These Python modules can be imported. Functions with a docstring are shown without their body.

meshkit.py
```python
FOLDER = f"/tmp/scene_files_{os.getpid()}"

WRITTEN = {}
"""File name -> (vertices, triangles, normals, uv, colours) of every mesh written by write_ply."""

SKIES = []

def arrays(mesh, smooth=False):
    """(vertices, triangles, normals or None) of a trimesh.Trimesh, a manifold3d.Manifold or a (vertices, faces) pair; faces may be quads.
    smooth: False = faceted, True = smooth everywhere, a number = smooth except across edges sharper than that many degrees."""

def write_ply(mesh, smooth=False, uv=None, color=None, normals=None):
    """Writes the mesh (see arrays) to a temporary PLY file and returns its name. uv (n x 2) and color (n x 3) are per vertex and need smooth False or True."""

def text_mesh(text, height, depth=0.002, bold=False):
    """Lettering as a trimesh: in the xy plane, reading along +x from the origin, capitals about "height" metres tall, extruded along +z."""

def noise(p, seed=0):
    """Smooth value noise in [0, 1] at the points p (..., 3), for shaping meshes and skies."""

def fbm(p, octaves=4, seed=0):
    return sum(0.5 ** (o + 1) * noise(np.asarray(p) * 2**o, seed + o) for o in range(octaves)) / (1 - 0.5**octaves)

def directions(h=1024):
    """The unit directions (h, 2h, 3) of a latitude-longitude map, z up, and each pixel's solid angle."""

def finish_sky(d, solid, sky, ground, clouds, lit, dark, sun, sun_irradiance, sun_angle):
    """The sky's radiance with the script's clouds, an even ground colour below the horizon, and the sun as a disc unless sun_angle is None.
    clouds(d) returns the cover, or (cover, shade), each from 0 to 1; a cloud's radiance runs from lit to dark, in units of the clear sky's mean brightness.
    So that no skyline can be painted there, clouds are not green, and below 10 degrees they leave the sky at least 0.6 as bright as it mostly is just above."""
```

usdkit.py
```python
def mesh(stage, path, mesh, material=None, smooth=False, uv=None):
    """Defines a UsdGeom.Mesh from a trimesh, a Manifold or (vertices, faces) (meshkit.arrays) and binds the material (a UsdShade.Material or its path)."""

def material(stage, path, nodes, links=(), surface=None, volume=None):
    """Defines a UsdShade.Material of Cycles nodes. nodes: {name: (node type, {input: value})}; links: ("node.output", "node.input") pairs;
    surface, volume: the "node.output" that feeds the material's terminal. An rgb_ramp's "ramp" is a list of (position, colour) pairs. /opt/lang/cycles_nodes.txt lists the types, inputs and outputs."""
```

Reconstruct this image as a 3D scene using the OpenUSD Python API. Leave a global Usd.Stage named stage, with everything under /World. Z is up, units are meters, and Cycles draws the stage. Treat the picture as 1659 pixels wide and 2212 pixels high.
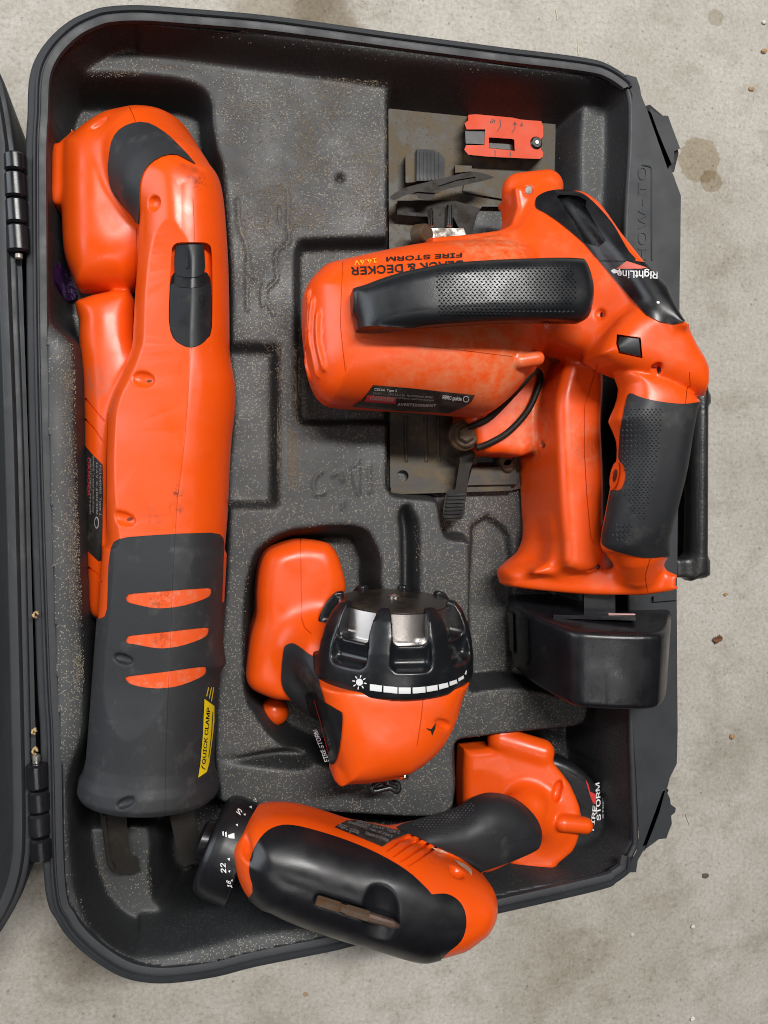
import math, random
import numpy as np, trimesh, manifold3d, usdkit, meshkit
from manifold3d import Manifold, Mesh as MMesh
from scipy import ndimage
from shapely.geometry import Polygon
from pxr import Usd, UsdGeom, UsdLux, UsdShade, Gf, Sdf

random.seed(7)
RNG = np.random.default_rng(11)
stage = Usd.Stage.CreateInMemory()
UsdGeom.SetStageUpAxis(stage, UsdGeom.Tokens.z)
UsdGeom.SetStageMetersPerUnit(stage, 1.0)
WORLD = UsdGeom.Xform.Define(stage, '/World')
stage.SetDefaultPrim(WORLD.GetPrim())

# ------------------------------------------------------------------ camera, lamps, exposure
CAM_H, TILT, FPX, W, H = 0.585, math.radians(11.7), 1720.0, 1659.0, 2212.0
EXPOSURE = 0.0
cam = UsdGeom.Camera.Define(stage, '/World/camera')
ct, st = math.cos(TILT), math.sin(TILT)
cam.AddTransformOp().Set(Gf.Matrix4d(ct, 0, st, 0, 0, 1, 0, 0, -st, 0, ct, 0, 0, 0, CAM_H, 1))
cam.CreateFocalLengthAttr(28.0)
cam.CreateHorizontalApertureAttr(28.0 * W / FPX)
cam.CreateVerticalApertureAttr(28.0 * H / FPX)
cam.CreateClippingRangeAttr(Gf.Vec2f(0.01, 100))
cam.CreateExposureAttr(EXPOSURE)


def lamp(name, loc, target, w, h, power, color):
    """A rectangular lamp at loc whose face is turned to target."""
    l = UsdLux.RectLight.Define(stage, '/World/' + name)
    b = np.array(loc, float) - np.array(target, float)
    b /= np.linalg.norm(b)
    r = np.cross([0, 1, 0], b)
    r = np.array([1.0, 0, 0]) if np.linalg.norm(r) < 1e-6 else r / np.linalg.norm(r)
    u = np.cross(b, r)
    l.AddTransformOp().Set(Gf.Matrix4d(*r, 0, *u, 0, *b, 0, *map(float, loc), 1))
    l.CreateWidthAttr(w)
    l.CreateHeightAttr(h)
    l.CreateIntensityAttr(power)
    l.CreateColorAttr(Gf.Vec3f(*color))
    return l


# a tube fitting under the garage ceiling, the ceiling's own glow, and daylight from the open garage door on the left
lamp('ceiling_tube_lamp', (0.35, 0.85, 2.2), (0.15, 0.0, 0.0), 1.25, 0.16, 98.0, (1.0, 0.98, 0.95))
lamp('second_tube_lamp', (0.0, -0.75, 2.25), (0.15, 0.0, 0.0), 1.25, 0.10, 15.0, (1.0, 0.97, 0.93))
lamp('ceiling_glow_lamp', (0.2, 0.4, 2.6), (0.2, 0.4, 0.0), 3.4, 3.0, 0.06, (1.0, 0.98, 0.96))
lamp('open_door_lamp', (-2.3, 0.7, 1.1), (0.0, 0.0, 0.05), 2.2, 1.7, 3.6, (0.88, 0.94, 1.0))


# ------------------------------------------------------------------ survey helpers: sight line (u, v) of the photograph, at height z -> point of the scene
def P(u, v, z=0.0):
    u, v, z = np.asarray(u, float), np.asarray(v, float), np.asarray(z, float)
    a, b = (u - W / 2) / FPX, -(v - H / 2) / FPX
    s = (z - CAM_H) / (a * st - ct)
    return np.stack([s * (a * ct + st), s * b, z + 0 * s], -1)


def nums(text):
    return np.array([[float(c) for c in p.split(',')] for p in text.split()])


def t9(i, j, text):
    return nums(text) / 3.0 + [553.0 * i, 737.333 * j]


def zo(ox, oy, text, s=0.36771):
    return nums(text) * s + [ox * 0.67769, oy * 0.67769]


def curve(p, n=5, closed=True):
    """Catmull-Rom curve through the points."""
    p = np.asarray(p, float)
    if closed:
        q = np.vstack([p[-1:], p, p[:2]])
    else:
        q = np.vstack([2 * p[0] - p[1], p, 2 * p[-1] - p[-2]])
    out = []
    for a, b, c, d in zip(q[:-3], q[1:-2], q[2:-1], q[3:]):
        for t in np.arange(n) / n:
            out.append(0.5 * (2 * b + (c - a) * t + (2 * a - 5 * b + 4 * c - d) * t * t + (3 * b - a - 3 * c + d) * t ** 3))
    if not closed:
        out.append(p[-1])
    return np.array(out)


def ring(c, rx, ry, ang=0.0, n=20):
    a = np.arange(n) / n * 2 * np.pi
    e = np.stack([rx * np.cos(a), ry * np.sin(a)], 1)
    r = math.radians(ang)
    return e @ np.array([[math.cos(r), math.sin(r)], [-math.sin(r), math.cos(r)]]) + np.asarray(c)


def strip(p, w):
    """A polygon of width w (pixels of the survey) along an open line."""
    from shapely.geometry import LineString
    g = LineString(p).buffer(w / 2, quad_segs=4)
    return np.array(g.exterior.coords)[:-1]


def smooth_step(x):
    x = np.clip(x, 0, 1)
    return x * x * (3 - 2 * x)


def sd_poly(poly, X, Y):
    """Signed distance to a polygon, negative inside."""
    p = np.asarray(poly, np.float32)[:, :2]
    x, y = np.broadcast_arrays(X, Y)
    x, y = x.astype(np.float32), y.astype(np.float32)
    d = np.full(x.shape, 1e9, np.float32)
    ins = np.zeros(x.shape, bool)
    for a, b in zip(p, np.roll(p, -1, 0)):
        e = b - a
        wx, wy = x - a[0], y - a[1]
        t = np.clip((wx * e[0] + wy * e[1]) / max(float(e @ e), 1e-14), 0, 1)
        d = np.minimum(d, (wx - t * e[0]) ** 2 + (wy - t * e[1]) ** 2)
        if a[1] != b[1]:
            c = (a[1] > y) != (b[1] > y)
            ins ^= c & (wx < e[0] * wy / e[1])
    d = np.sqrt(d)
    return np.where(ins, -d, d)


# ------------------------------------------------------------------ solid modelling: fields of signed distance, meshed
def smin(a, b, k):
    if k <= 0:
        return np.minimum(a, b)
    h = np.clip(0.5 + 0.5 * (b - a) / k, 0, 1)
    return b * (1 - h) + a * h - k * h * (1 - h)


class Body:
    """A solid as a sampled field; primitives are joined smoothly, then meshed at any offset."""
    def __init__(self, lo, hi, h=0.0012):
        self.lo, self.h = np.array(lo, float), h
        self.n = np.ceil((np.array(hi) - self.lo) / h).astype(int) + 1
        self.F = np.full(self.n, 0.04, np.float32)
        self.ax = [(self.lo[k] + h * np.arange(self.n[k])).astype(np.float32) for k in range(3)]

    def _box(self, lo, hi, m):
        i0 = np.clip(np.floor((np.array(lo) - m - self.lo) / self.h).astype(int), 0, self.n)
        i1 = np.clip(np.ceil((np.array(hi) + m - self.lo) / self.h).astype(int) + 1, 0, self.n)
        s = tuple(slice(a, b) for a, b in zip(i0, i1))
        g = [self.ax[0][s[0]][:, None, None], self.ax[1][s[1]][None, :, None], self.ax[2][s[2]][None, None, :]]
        return s, g

    def put(self, fn, lo, hi, k=0.006, op='+'):
        s, (X, Y, Z) = self._box(lo, hi, 0.012 + k)
        if 0 in self.F[s].shape:
            return self
        d = fn(X, Y, Z).astype(np.float32)
        A = self.F[s]
        if op == '+':
            self.F[s] = smin(A, d, k)
        elif op == '-':
            self.F[s] = -smin(-A, d, k)
        else:
            self.F[s] = -smin(-A, -d, k)
        return self

    # primitives
    def slab(self, pts, up, dn, r, k=0.006, op='+', z=None, n=5, power=2.0, fit=True):
        """pts: outline (u, v, z) on the sight lines, each at its own height; the solid reaches up / dn from there, edges rounded by r."""
        pts = np.asarray(pts, float)
        if z is not None:
            pts = np.column_stack([pts[:, :2], np.full(len(pts), z)])
        if n > 1:
            pts = curve(pts, n)
        w = P(pts[:, 0], pts[:, 1], pts[:, 2] + ((up - dn) / 2 if fit else 0))
        if fit:
            # the outline seen is that of the rounded edge: set the widest section in by what the rounding overhangs on the sight line
            t = np.roll(w, -1, 0)[:, :2] - np.roll(w, 1, 0)[:, :2]
            t /= np.maximum(np.linalg.norm(t, axis=1, keepdims=True), 1e-9)
            nn = np.stack([t[:, 1], -t[:, 0]], 1)
            if not Polygon(w[:, :2]).exterior.is_ccw:
                nn = -nn
            kk = np.abs((nn * w[:, :2]).sum(1)) / (CAM_H - w[:, 2])
            dd = r * (np.sqrt(1 + kk ** 2) - 1) + max((up + dn) / 2 - r, 0) * kk
            dd = ndimage.gaussian_filter1d(dd, 1.2, mode='wrap')
            w[:, :2] -= nn * np.minimum(dd, .015)[:, None]
            w[:, 2] -= (up - dn) / 2
        lo, hi = w.min(0) - [0, 0, dn], w.max(0) + [0, 0, up]

        def fn(X, Y, Z):
            d2 = sd_poly(w, X[:, :, 0], Y[:, :, 0])
            if r > .005:
                sm = ndimage.gaussian_filter(d2, .35 * r / self.h)
                wt_ = smooth_step(-d2 / (.8 * r) - .15)
                d2 = d2 * (1 - wt_) + sm * wt_
            if np.ptp(w[:, 2]) < 1e-6:
                zc = np.full(d2.shape, w[0, 2], np.float32)
            else:
                c = w.mean(0)
                sc = np.abs(w - c).max()
                bas = lambda x, y: [1 + 0 * x, x, y, x * x, x * y, y * y]
                A = np.stack(bas((w[:, 0] - c[0]) / sc, (w[:, 1] - c[1]) / sc), 1)
                reg = np.diag([0, 0, 0, .02, .02, .02]) * len(w)
                co = np.linalg.solve(A.T @ A + reg, A.T @ w[:, 2])
                x, y = np.broadcast_arrays((X[:, :, 0] - c[0]) / sc, (Y[:, :, 0] - c[1]) / sc)
                zc = np.clip(sum(k_ * b_ for k_, b_ in zip(co, bas(x, y))), w[:, 2].min() - .004, w[:, 2].max() + .004)
            m, hh = zc + (up - dn) / 2, (up + dn) / 2
            qx = d2[:, :, None] + r
            qz = np.abs(Z - m[:, :, None]) - hh + r
            return np.minimum(np.maximum(qx, qz), 0) + np.sqrt(np.maximum(qx, 0) ** 2 + np.maximum(qz, 0) ** 2) - r
        return self.put(fn, lo, hi, k, op)

    def capsule(self, a, b, ra, rb, k=0.006, op='+', sq=None):
        a, b = np.array(a, float), np.array(b, float)
        e = b - a
        L2 = max(float(e @ e), 1e-12)
        m = max(ra, rb)

        def fn(X, Y, Z):
            t = np.clip(((X - a[0]) * e[0] + (Y - a[1]) * e[1] + (Z - a[2]) * e[2]) / L2, 0, 1)
            return np.sqrt((X - a[0] - t * e[0]) ** 2 + (Y - a[1] - t * e[1]) ** 2 + (Z - a[2] - t * e[2]) ** 2) - (ra + (rb - ra) * t)
        return self.put(fn, np.minimum(a, b) - m, np.maximum(a, b) + m, k, op)

    def frame(self, c, axes, fn, ext, k=0.006, op='+'):
        """fn(p, q, s) in a local frame: axes = three unit vectors, ext = half sizes."""
        c, A = np.array(c, float), np.array(axes, float)
        R = np.abs(A.T) @ np.array(ext)

        def g(X, Y, Z):
            x, y, zz = X - c[0], Y - c[1], Z - c[2]
            return fn(*[x * a[0] + y * a[1] + zz * a[2] for a in A])
        return self.put(g, c - R, c + R, k, op)

    def ellipsoid(self, c, axes, rad, k=0.006, op='+'):
        r = np.array(rad)

        def fn(p, q, s):
            k0 = np.sqrt((p / r[0]) ** 2 + (q / r[1]) ** 2 + (s / r[2]) ** 2)
            k1 = np.sqrt((p / r[0] ** 2) ** 2 + (q / r[1] ** 2) ** 2 + (s / r[2] ** 2) ** 2)
            return k0 * (k0 - 1) / np.maximum(k1, 1e-6)
        return self.frame(c, axes, fn, rad, k, op)

    def rbox(self, c, axes, half, r, k=0.006, op='+'):
        def fn(p, q, s):
            a, b, d = np.abs(p) - half[0] + r, np.abs(q) - half[1] + r, np.abs(s) - half[2] + r
            return np.minimum(np.maximum(a, np.maximum(b, d)), 0) + np.sqrt(np.maximum(a, 0) ** 2 + np.maximum(b, 0) ** 2 + np.maximum(d, 0) ** 2) - r
        return self.frame(c, axes, fn, half, k, op)

    def turned(self, c, axis, prof, k=0.006, op='+'):
        """A turned solid: prof = (station along axis, radius) pairs, closed at the ends."""
        axes = frame_of(axis)
        pr = np.array(prof, float)
        poly = np.vstack([[pr[0, 0], -1e-4], pr, [pr[-1, 0], -1e-4]])
        poly = np.vstack([pr, (pr * [1, -1])[::-1]])
        m = np.abs(pr).max(0)

        def fn(p, q, s):
            return sd_poly(poly, s, np.sqrt(p * p + q * q))
        return self.frame(c, axes, fn, [m[1], m[1], m[0]], k, op)

    # sampling
    def at(self, pts):
        g = ((np.asarray(pts) - self.lo) / self.h).T
        return ndimage.map_coordinates(self.F, g, order=1, mode='nearest')

    def grad(self, pts):
        e = 0.8 * self.h
        g = np.stack([self.at(pts + e * d) - self.at(pts - e * d) for d in np.eye(3)], 1)
        return g / np.maximum(np.linalg.norm(g, axis=1, keepdims=True), 1e-9)

    def hit(self, uv, level=0.0, zhi=None, zlo=None):
        """Where the sight lines uv first meet the solid: points and normals."""
        uv = np.atleast_2d(np.asarray(uv, float))
        zs = np.arange(self.lo[2] + self.h * (self.n[2] - 1) if zhi is None else zhi, self.lo[2] if zlo is None else zlo, -0.0006)
        S = P(uv[:, :1], uv[:, 1:2], zs[None, :])
        f = self.at(S.reshape(-1, 3)).reshape(len(uv), -1) - level
        ins = f < 0
        i = np.where(ins.any(1), ins.argmax(1), np.abs(f).argmin(1))
        i0 = np.maximum(i - 1, 0)
        r = np.arange(len(uv))
        fa, fb = f[r, i0], f[r, i]
        t = np.where(fa - fb > 1e-9, fa / np.maximum(fa - fb, 1e-9), 0).clip(0, 1)
        p = S[r, i0] + (S[r, i] - S[r, i0]) * t[:, None]
        return p, self.grad(p)

    def solid(self, level=0.0, tol=2.5e-5):
        v, f = surface_net(self.F - np.float32(level), self.lo, self.h)
        for _ in range(2):
            d = self.at(v) - level
            v = v - np.clip(d, -self.h, self.h)[:, None] * self.grad(v) * 0.9
        m = to_manifold(v, f)
        return m.simplify(tol) if tol else m


def frame_of(axis):
    s = np.array(axis, float)
    s /= np.linalg.norm(s)
    p = np.cross([0, 0, 1.0], s)
    p = np.array([1.0, 0, 0]) if np.linalg.norm(p) < 1e-6 else p / np.linalg.norm(p)
    return np.array([p, np.cross(s, p), s])


def surface_net(F, lo, h):
    F = np.pad(F, 1, constant_values=0.04)
    lo = np.array(lo) - h
    s = F < 0
    nx, ny, nz = F.shape
    c8 = [(a, b, c) for a in (0, 1) for b in (0, 1) for c in (0, 1)]
    cnt = sum(s[a:nx - 1 + a, b:ny - 1 + b, c:nz - 1 + c].astype(np.int8) for a, b, c in c8)
    I = np.argwhere((cnt > 0) & (cnt < 8))
    vals = np.stack([F[I[:, 0] + a, I[:, 1] + b, I[:, 2] + c] for a, b, c in c8], 1)
    acc, num = np.zeros((len(I), 3)), np.zeros(len(I))
    for i, p in enumerate(c8):
        for k in range(3):
            if p[k] == 0:
                q = list(p); q[k] = 1
                j = c8.index(tuple(q))
                m = (vals[:, i] < 0) != (vals[:, j] < 0)
                t = vals[:, i] / np.where(m, vals[:, i] - vals[:, j], 1)
                pt = np.tile(np.array(p, float), (len(I), 1))
                pt[:, k] = t
                acc += np.where(m[:, None], pt, 0)
                num += m
    V = (I + acc / num[:, None]) * h + lo
    idx = np.full((nx - 1, ny - 1, nz - 1), -1, np.int64)
    idx[tuple(I.T)] = np.arange(len(I))
    quads = []
    for k in range(3):
        A = np.moveaxis(s, k, 0)
        ch = A[:-1] != A[1:]
        E = np.argwhere(ch)
        sign = A[:-1][ch]
        ok = (E[:, 1] > 0) & (E[:, 2] > 0) & (E[:, 1] < A.shape[1] - 1) & (E[:, 2] < A.shape[2] - 1)
        E, sign = E[ok], sign[ok]
        ix = np.moveaxis(idx, k, 0)
        q = np.stack([ix[E[:, 0], E[:, 1] - 1, E[:, 2] - 1], ix[E[:, 0], E[:, 1], E[:, 2] - 1], ix[E[:, 0], E[:, 1], E[:, 2]], ix[E[:, 0], E[:, 1] - 1, E[:, 2]]], 1)
        if k == 1:
            q = q[:, ::-1]
        q = np.where(sign[:, None], q, q[:, ::-1])
        quads.append(q)
    q = np.vstack(quads)
    return V, np.vstack([q[:, [0, 1, 2]], q[:, [0, 2, 3]]])


def to_manifold(v, f):
    m = Manifold(MMesh(vert_properties=np.asarray(v, np.float32), tri_verts=np.asarray(f, np.uint32)))
    if m.status() != manifold3d.Error.NoError:
        tm = trimesh.Trimesh(v, f, process=False)
        parts = [p for p in tm.split(only_watertight=True) if len(p.faces) > 20]
        out = Manifold()
        for p in parts:
            q = Manifold(MMesh(vert_properties=np.asarray(p.vertices, np.float32), tri_verts=np.asarray(p.faces, np.uint32)))
            if q.status() == manifold3d.Error.NoError:
                out = out + q
        print('non-manifold net:', m.status(), 'kept', out.num_tri(), 'of', len(f))
        return out
    return m


def tri2d(poly):
    g = Polygon(poly)
    if not g.is_valid:
        g = g.buffer(0)
        g = max(getattr(g, 'geoms', [g]), key=lambda a: a.area)
    v, f = trimesh.creation.triangulate_polygon(g, engine='earcut')
    return np.asarray(v), np.asarray(f), np.array(g.exterior.coords)[:-1]


def prism(uv, z0, z1, n=1):
    """A solid between two heights whose sides follow the sight lines of the outline uv."""
    uv = np.asarray(uv, float)[:, :2]
    if n > 1:
        uv = curve(uv, n)
    g = Polygon(uv)
    if not g.is_valid:
        g = g.buffer(0)
        g = max(getattr(g, 'geoms', [g]), key=lambda a: a.area)
    uv = np.array(g.exterior.coords)[:-1]
    m = trimesh.creation.extrude_polygon(Polygon(uv), 1.0, engine='earcut')
    zz = np.where(m.vertices[:, 2] > 0.5, z1, z0)
    v = P(m.vertices[:, 0], m.vertices[:, 1], zz)
    f = m.faces
    mm = Manifold(MMesh(vert_properties=v.astype(np.float32), tri_verts=f.astype(np.uint32)))
    if mm.status() != manifold3d.Error.NoError or mm.volume() < 0:
        mm = Manifold(MMesh(vert_properties=v.astype(np.float32), tri_verts=f[:, ::-1].astype(np.uint32)))
    if mm.status() != manifold3d.Error.NoError:
        print('prism failed', mm.status())
    return mm


def upright(xy, z0, z1):
    """A plain vertical prism on a world outline."""
    g = Polygon(xy)
    m = trimesh.creation.extrude_polygon(g, z1 - z0, engine='earcut')
    return Manifold(MMesh(vert_properties=(m.vertices + [0, 0, z0]).astype(np.float32), tri_verts=m.faces.astype(np.uint32)))


def moved(tm, axes, c):
    """A trimesh from a local frame (rows of axes) to the scene."""
    tm = tm.copy()
    tm.vertices = tm.vertices @ np.array(axes) + np.array(c)
    return tm


def turned_mesh(c, axis, prof, sections=48):
    m = trimesh.creation.revolve(np.array([(r, s) for s, r in prof]), sections=sections)
    if m.volume < 0:
        m.invert()
    return moved(m, frame_of(axis), c)


def man(tm):
    tm = tm.copy()
    tm.merge_vertices()
    m = Manifold(MMesh(vert_properties=np.asarray(tm.vertices, np.float32), tri_verts=np.asarray(tm.faces, np.uint32)))
    if m.status() != manifold3d.Error.NoError:
        print('man failed', m.status())
    elif m.volume() < 0:
        m = Manifold(MMesh(vert_properties=np.asarray(tm.vertices, np.float32), tri_verts=np.asarray(tm.faces[:, ::-1], np.uint32)))
    return m


def rod(a, b, r, r2=None, sections=20, cap=0.0):
    a, b = np.array(a, float), np.array(b, float)
    L = np.linalg.norm(b - a)
    r2 = r if r2 is None else r2
    c = min(0.25 * r, 0.0012) if cap == 0 else cap
    return turned_mesh(a, b - a, [(0, 0), (0, r - c), (c, r), (L - c, r2), (L, r2 - c), (L, 0)], sections)


def tube_path(pts, r, sides=10):
    """A round wire along points."""
    pts = np.asarray(pts, float)
    t = np.gradient(pts, axis=0)
    t /= np.linalg.norm(t, axis=1, keepdims=True)
    u = np.cross(t, [0.13, 0.31, 0.94])
    u /= np.linalg.norm(u, axis=1, keepdims=True)
    w = np.cross(t, u)
    a = np.arange(sides) / sides * 2 * np.pi
    V = pts[:, None] + r * (np.cos(a)[None, :, None] * u[:, None] + np.sin(a)[None, :, None] * w[:, None])
    n = len(pts)
    F = []
    for i in range(n - 1):
        for j in range(sides):
            k = (j + 1) % sides
            F += [[i * sides + j, i * sides + k, (i + 1) * sides + k], [i * sides + j, (i + 1) * sides + k, (i + 1) * sides + j]]
    V = np.vstack([V.reshape(-1, 3), pts[0], pts[-1]])
    for j in range(sides):
        k = (j + 1) % sides
        F += [[n * sides, k, j], [n * sides + 1, (n - 1) * sides + j, (n - 1) * sides + k]]
    return trimesh.Trimesh(V, F, process=False)


def drape(body, uv, lift=0.00025, size=4.0, level=0.0, n=1):
    """A thin sheet (a printed label) lying on a solid, outlined by sight lines."""
    uv = np.asarray(uv, float)
    if n > 1:
        uv = curve(uv, n)
    v, f, _ = tri2d(uv)
    v3 = np.column_stack([v, np.zeros(len(v))])
    v3, f = trimesh.remesh.subdivide_to_size(v3, f, size, max_iter=12)
    p, nn = body.hit(v3[:, :2], level)
    m = trimesh.Trimesh(p + nn * lift, f, process=False)
    m.merge_vertices()
    view = np.array([0, 0, CAM_H]) - m.triangles_center
    if (np.einsum('ij,ij->i', view, m.face_normals) < 0).mean() > 0.5:
        m.invert()
    return m


def text_uv(text, o, ex, ey, bold=False):
    """Lettering as (u, v) triangles: o = start of the base line, ex = vector of the text's whole width, ey = vector of the capital height."""
    m = meshkit.text_mesh(text, 1.0, 0.02, bold)
    w = m.bounds[1, 0]
    keep = m.triangles_center[:, 2] > 0.0199
    f = m.faces[keep]
    uv = np.array(o) + m.vertices[:, :1] / w * np.array(ex) + m.vertices[:, 1:2] * np.array(ey)
    return uv, f


def drape_text(body, text, o, ex, ey, lift=0.0004, bold=False, level=0.0, size=3.0):
    uv, f = text_uv(text, o, ex, ey, bold)
    v3, f = trimesh.remesh.subdivide_to_size(np.column_stack([uv, np.zeros(len(uv))]), f, size, max_iter=8)
    p, nn = body.hit(v3[:, :2], level)
    m = trimesh.Trimesh(p + nn * lift, f, process=False)
    m.merge_vertices()
    view = np.array([0, 0, CAM_H]) - m.triangles_center
    if (np.einsum('ij,ij->i', view, m.face_normals) < 0).mean() > 0.5:
        m.invert()
    return m


def join(ms):
    return trimesh.util.concatenate([m if isinstance(m, trimesh.Trimesh) else as_tm(m) for m in ms])


def as_tm(m):
    if isinstance(m, trimesh.Trimesh):
        return m
    g = m.to_mesh()
    return trimesh.Trimesh(g.vert_properties[:, :3], g.tri_verts, process=False)


# ------------------------------------------------------------------ scene tree helpers
USED = {}


def free(parent, name):
    k = (str(parent), name)
    n = USED.get(k, 0)
    USED[k] = n + 1
    return f'{parent}/{name}' + (f'_{n:03d}' if n else '')


def thing(name, label, cat, group=None, loc=(0, 0, 0)):
    x = UsdGeom.Xform.Define(stage, free('/World', name))
    x.AddTranslateOp().Set(Gf.Vec3d(*map(float, loc)))
    tag(x.GetPrim(), label, cat, group)
    x.base = np.array(loc, float)
    BASE[str(x.GetPath())] = np.array(loc, float)
    return x


BASE = {}


def tag(prim, label=None, cat=None, group=None, kind=None):
    for k, v in (('label', label), ('category', cat), ('group', group), ('kind', kind)):
        if v:
            prim.SetCustomDataByKey(k, v)


def obj(name, mesh, mat, parent=None, smooth=38, label=None, kind=None, body=None):
    """One mesh prim: a part of parent, or a top-level object."""
    pp = '/World' if parent is None else str(parent.GetPath())
    off = np.zeros(3)
    q = pp
    while q != '/World':
        off = off + BASE.get(q, 0)
        q = q.rsplit('/', 1)[0]
    tm = as_tm(mesh)
    if len(tm.faces) == 0:
        print('EMPTY', pp, name)
        return None
    if body is not None:
        # shade with the solid's own normals; cut faces stay flat
        tri = tm.vertices[tm.faces]
        fn = np.cross(tri[:, 1] - tri[:, 0], tri[:, 2] - tri[:, 0])
        fn /= np.maximum(np.linalg.norm(fn, axis=1, keepdims=True), 1e-15)
        gc = body.grad(tri.mean(1))
        on = (np.einsum('ij,ij->i', fn, gc) > .80) & (np.abs(body.at(tri.mean(1))) < .0035)
        gv = body.grad(tri.reshape(-1, 3)).reshape(-1, 3, 3)
        bad = np.einsum('ijk,ik->ij', gv, fn) < .55
        nv = np.where(on[:, None, None] & ~bad[:, :, None], gv, fn[:, None, :])
        m = usdkit.mesh(stage, free(pp, name), (tri.reshape(-1, 3) - off, np.arange(len(tri) * 3).reshape(-1, 3)), mat)
        from pxr import Vt
        m.CreateNormalsAttr(Vt.Vec3fArray.FromNumpy(nv.reshape(-1, 3).astype(np.float32)))
        m.SetNormalsInterpolation('vertex')
        tag(m.GetPrim(), label, None, None, kind)
        return m
    tm = trimesh.Trimesh(tm.vertices - off, tm.faces, process=False)
    if smooth and smooth is not True:
        tm.merge_vertices(digits_vertex=7)
    m = usdkit.mesh(stage, free(pp, name), tm, mat, smooth=smooth)
    tag(m.GetPrim(), label, None, None, kind)
    return m


# ------------------------------------------------------------------ materials
UsdGeom.Scope.Define(stage, '/World/Looks')


def look(name, nodes, links, surface='p.BSDF'):
    return usdkit.material(stage, '/World/Looks/' + name, nodes, links, surface=surface)


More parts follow.
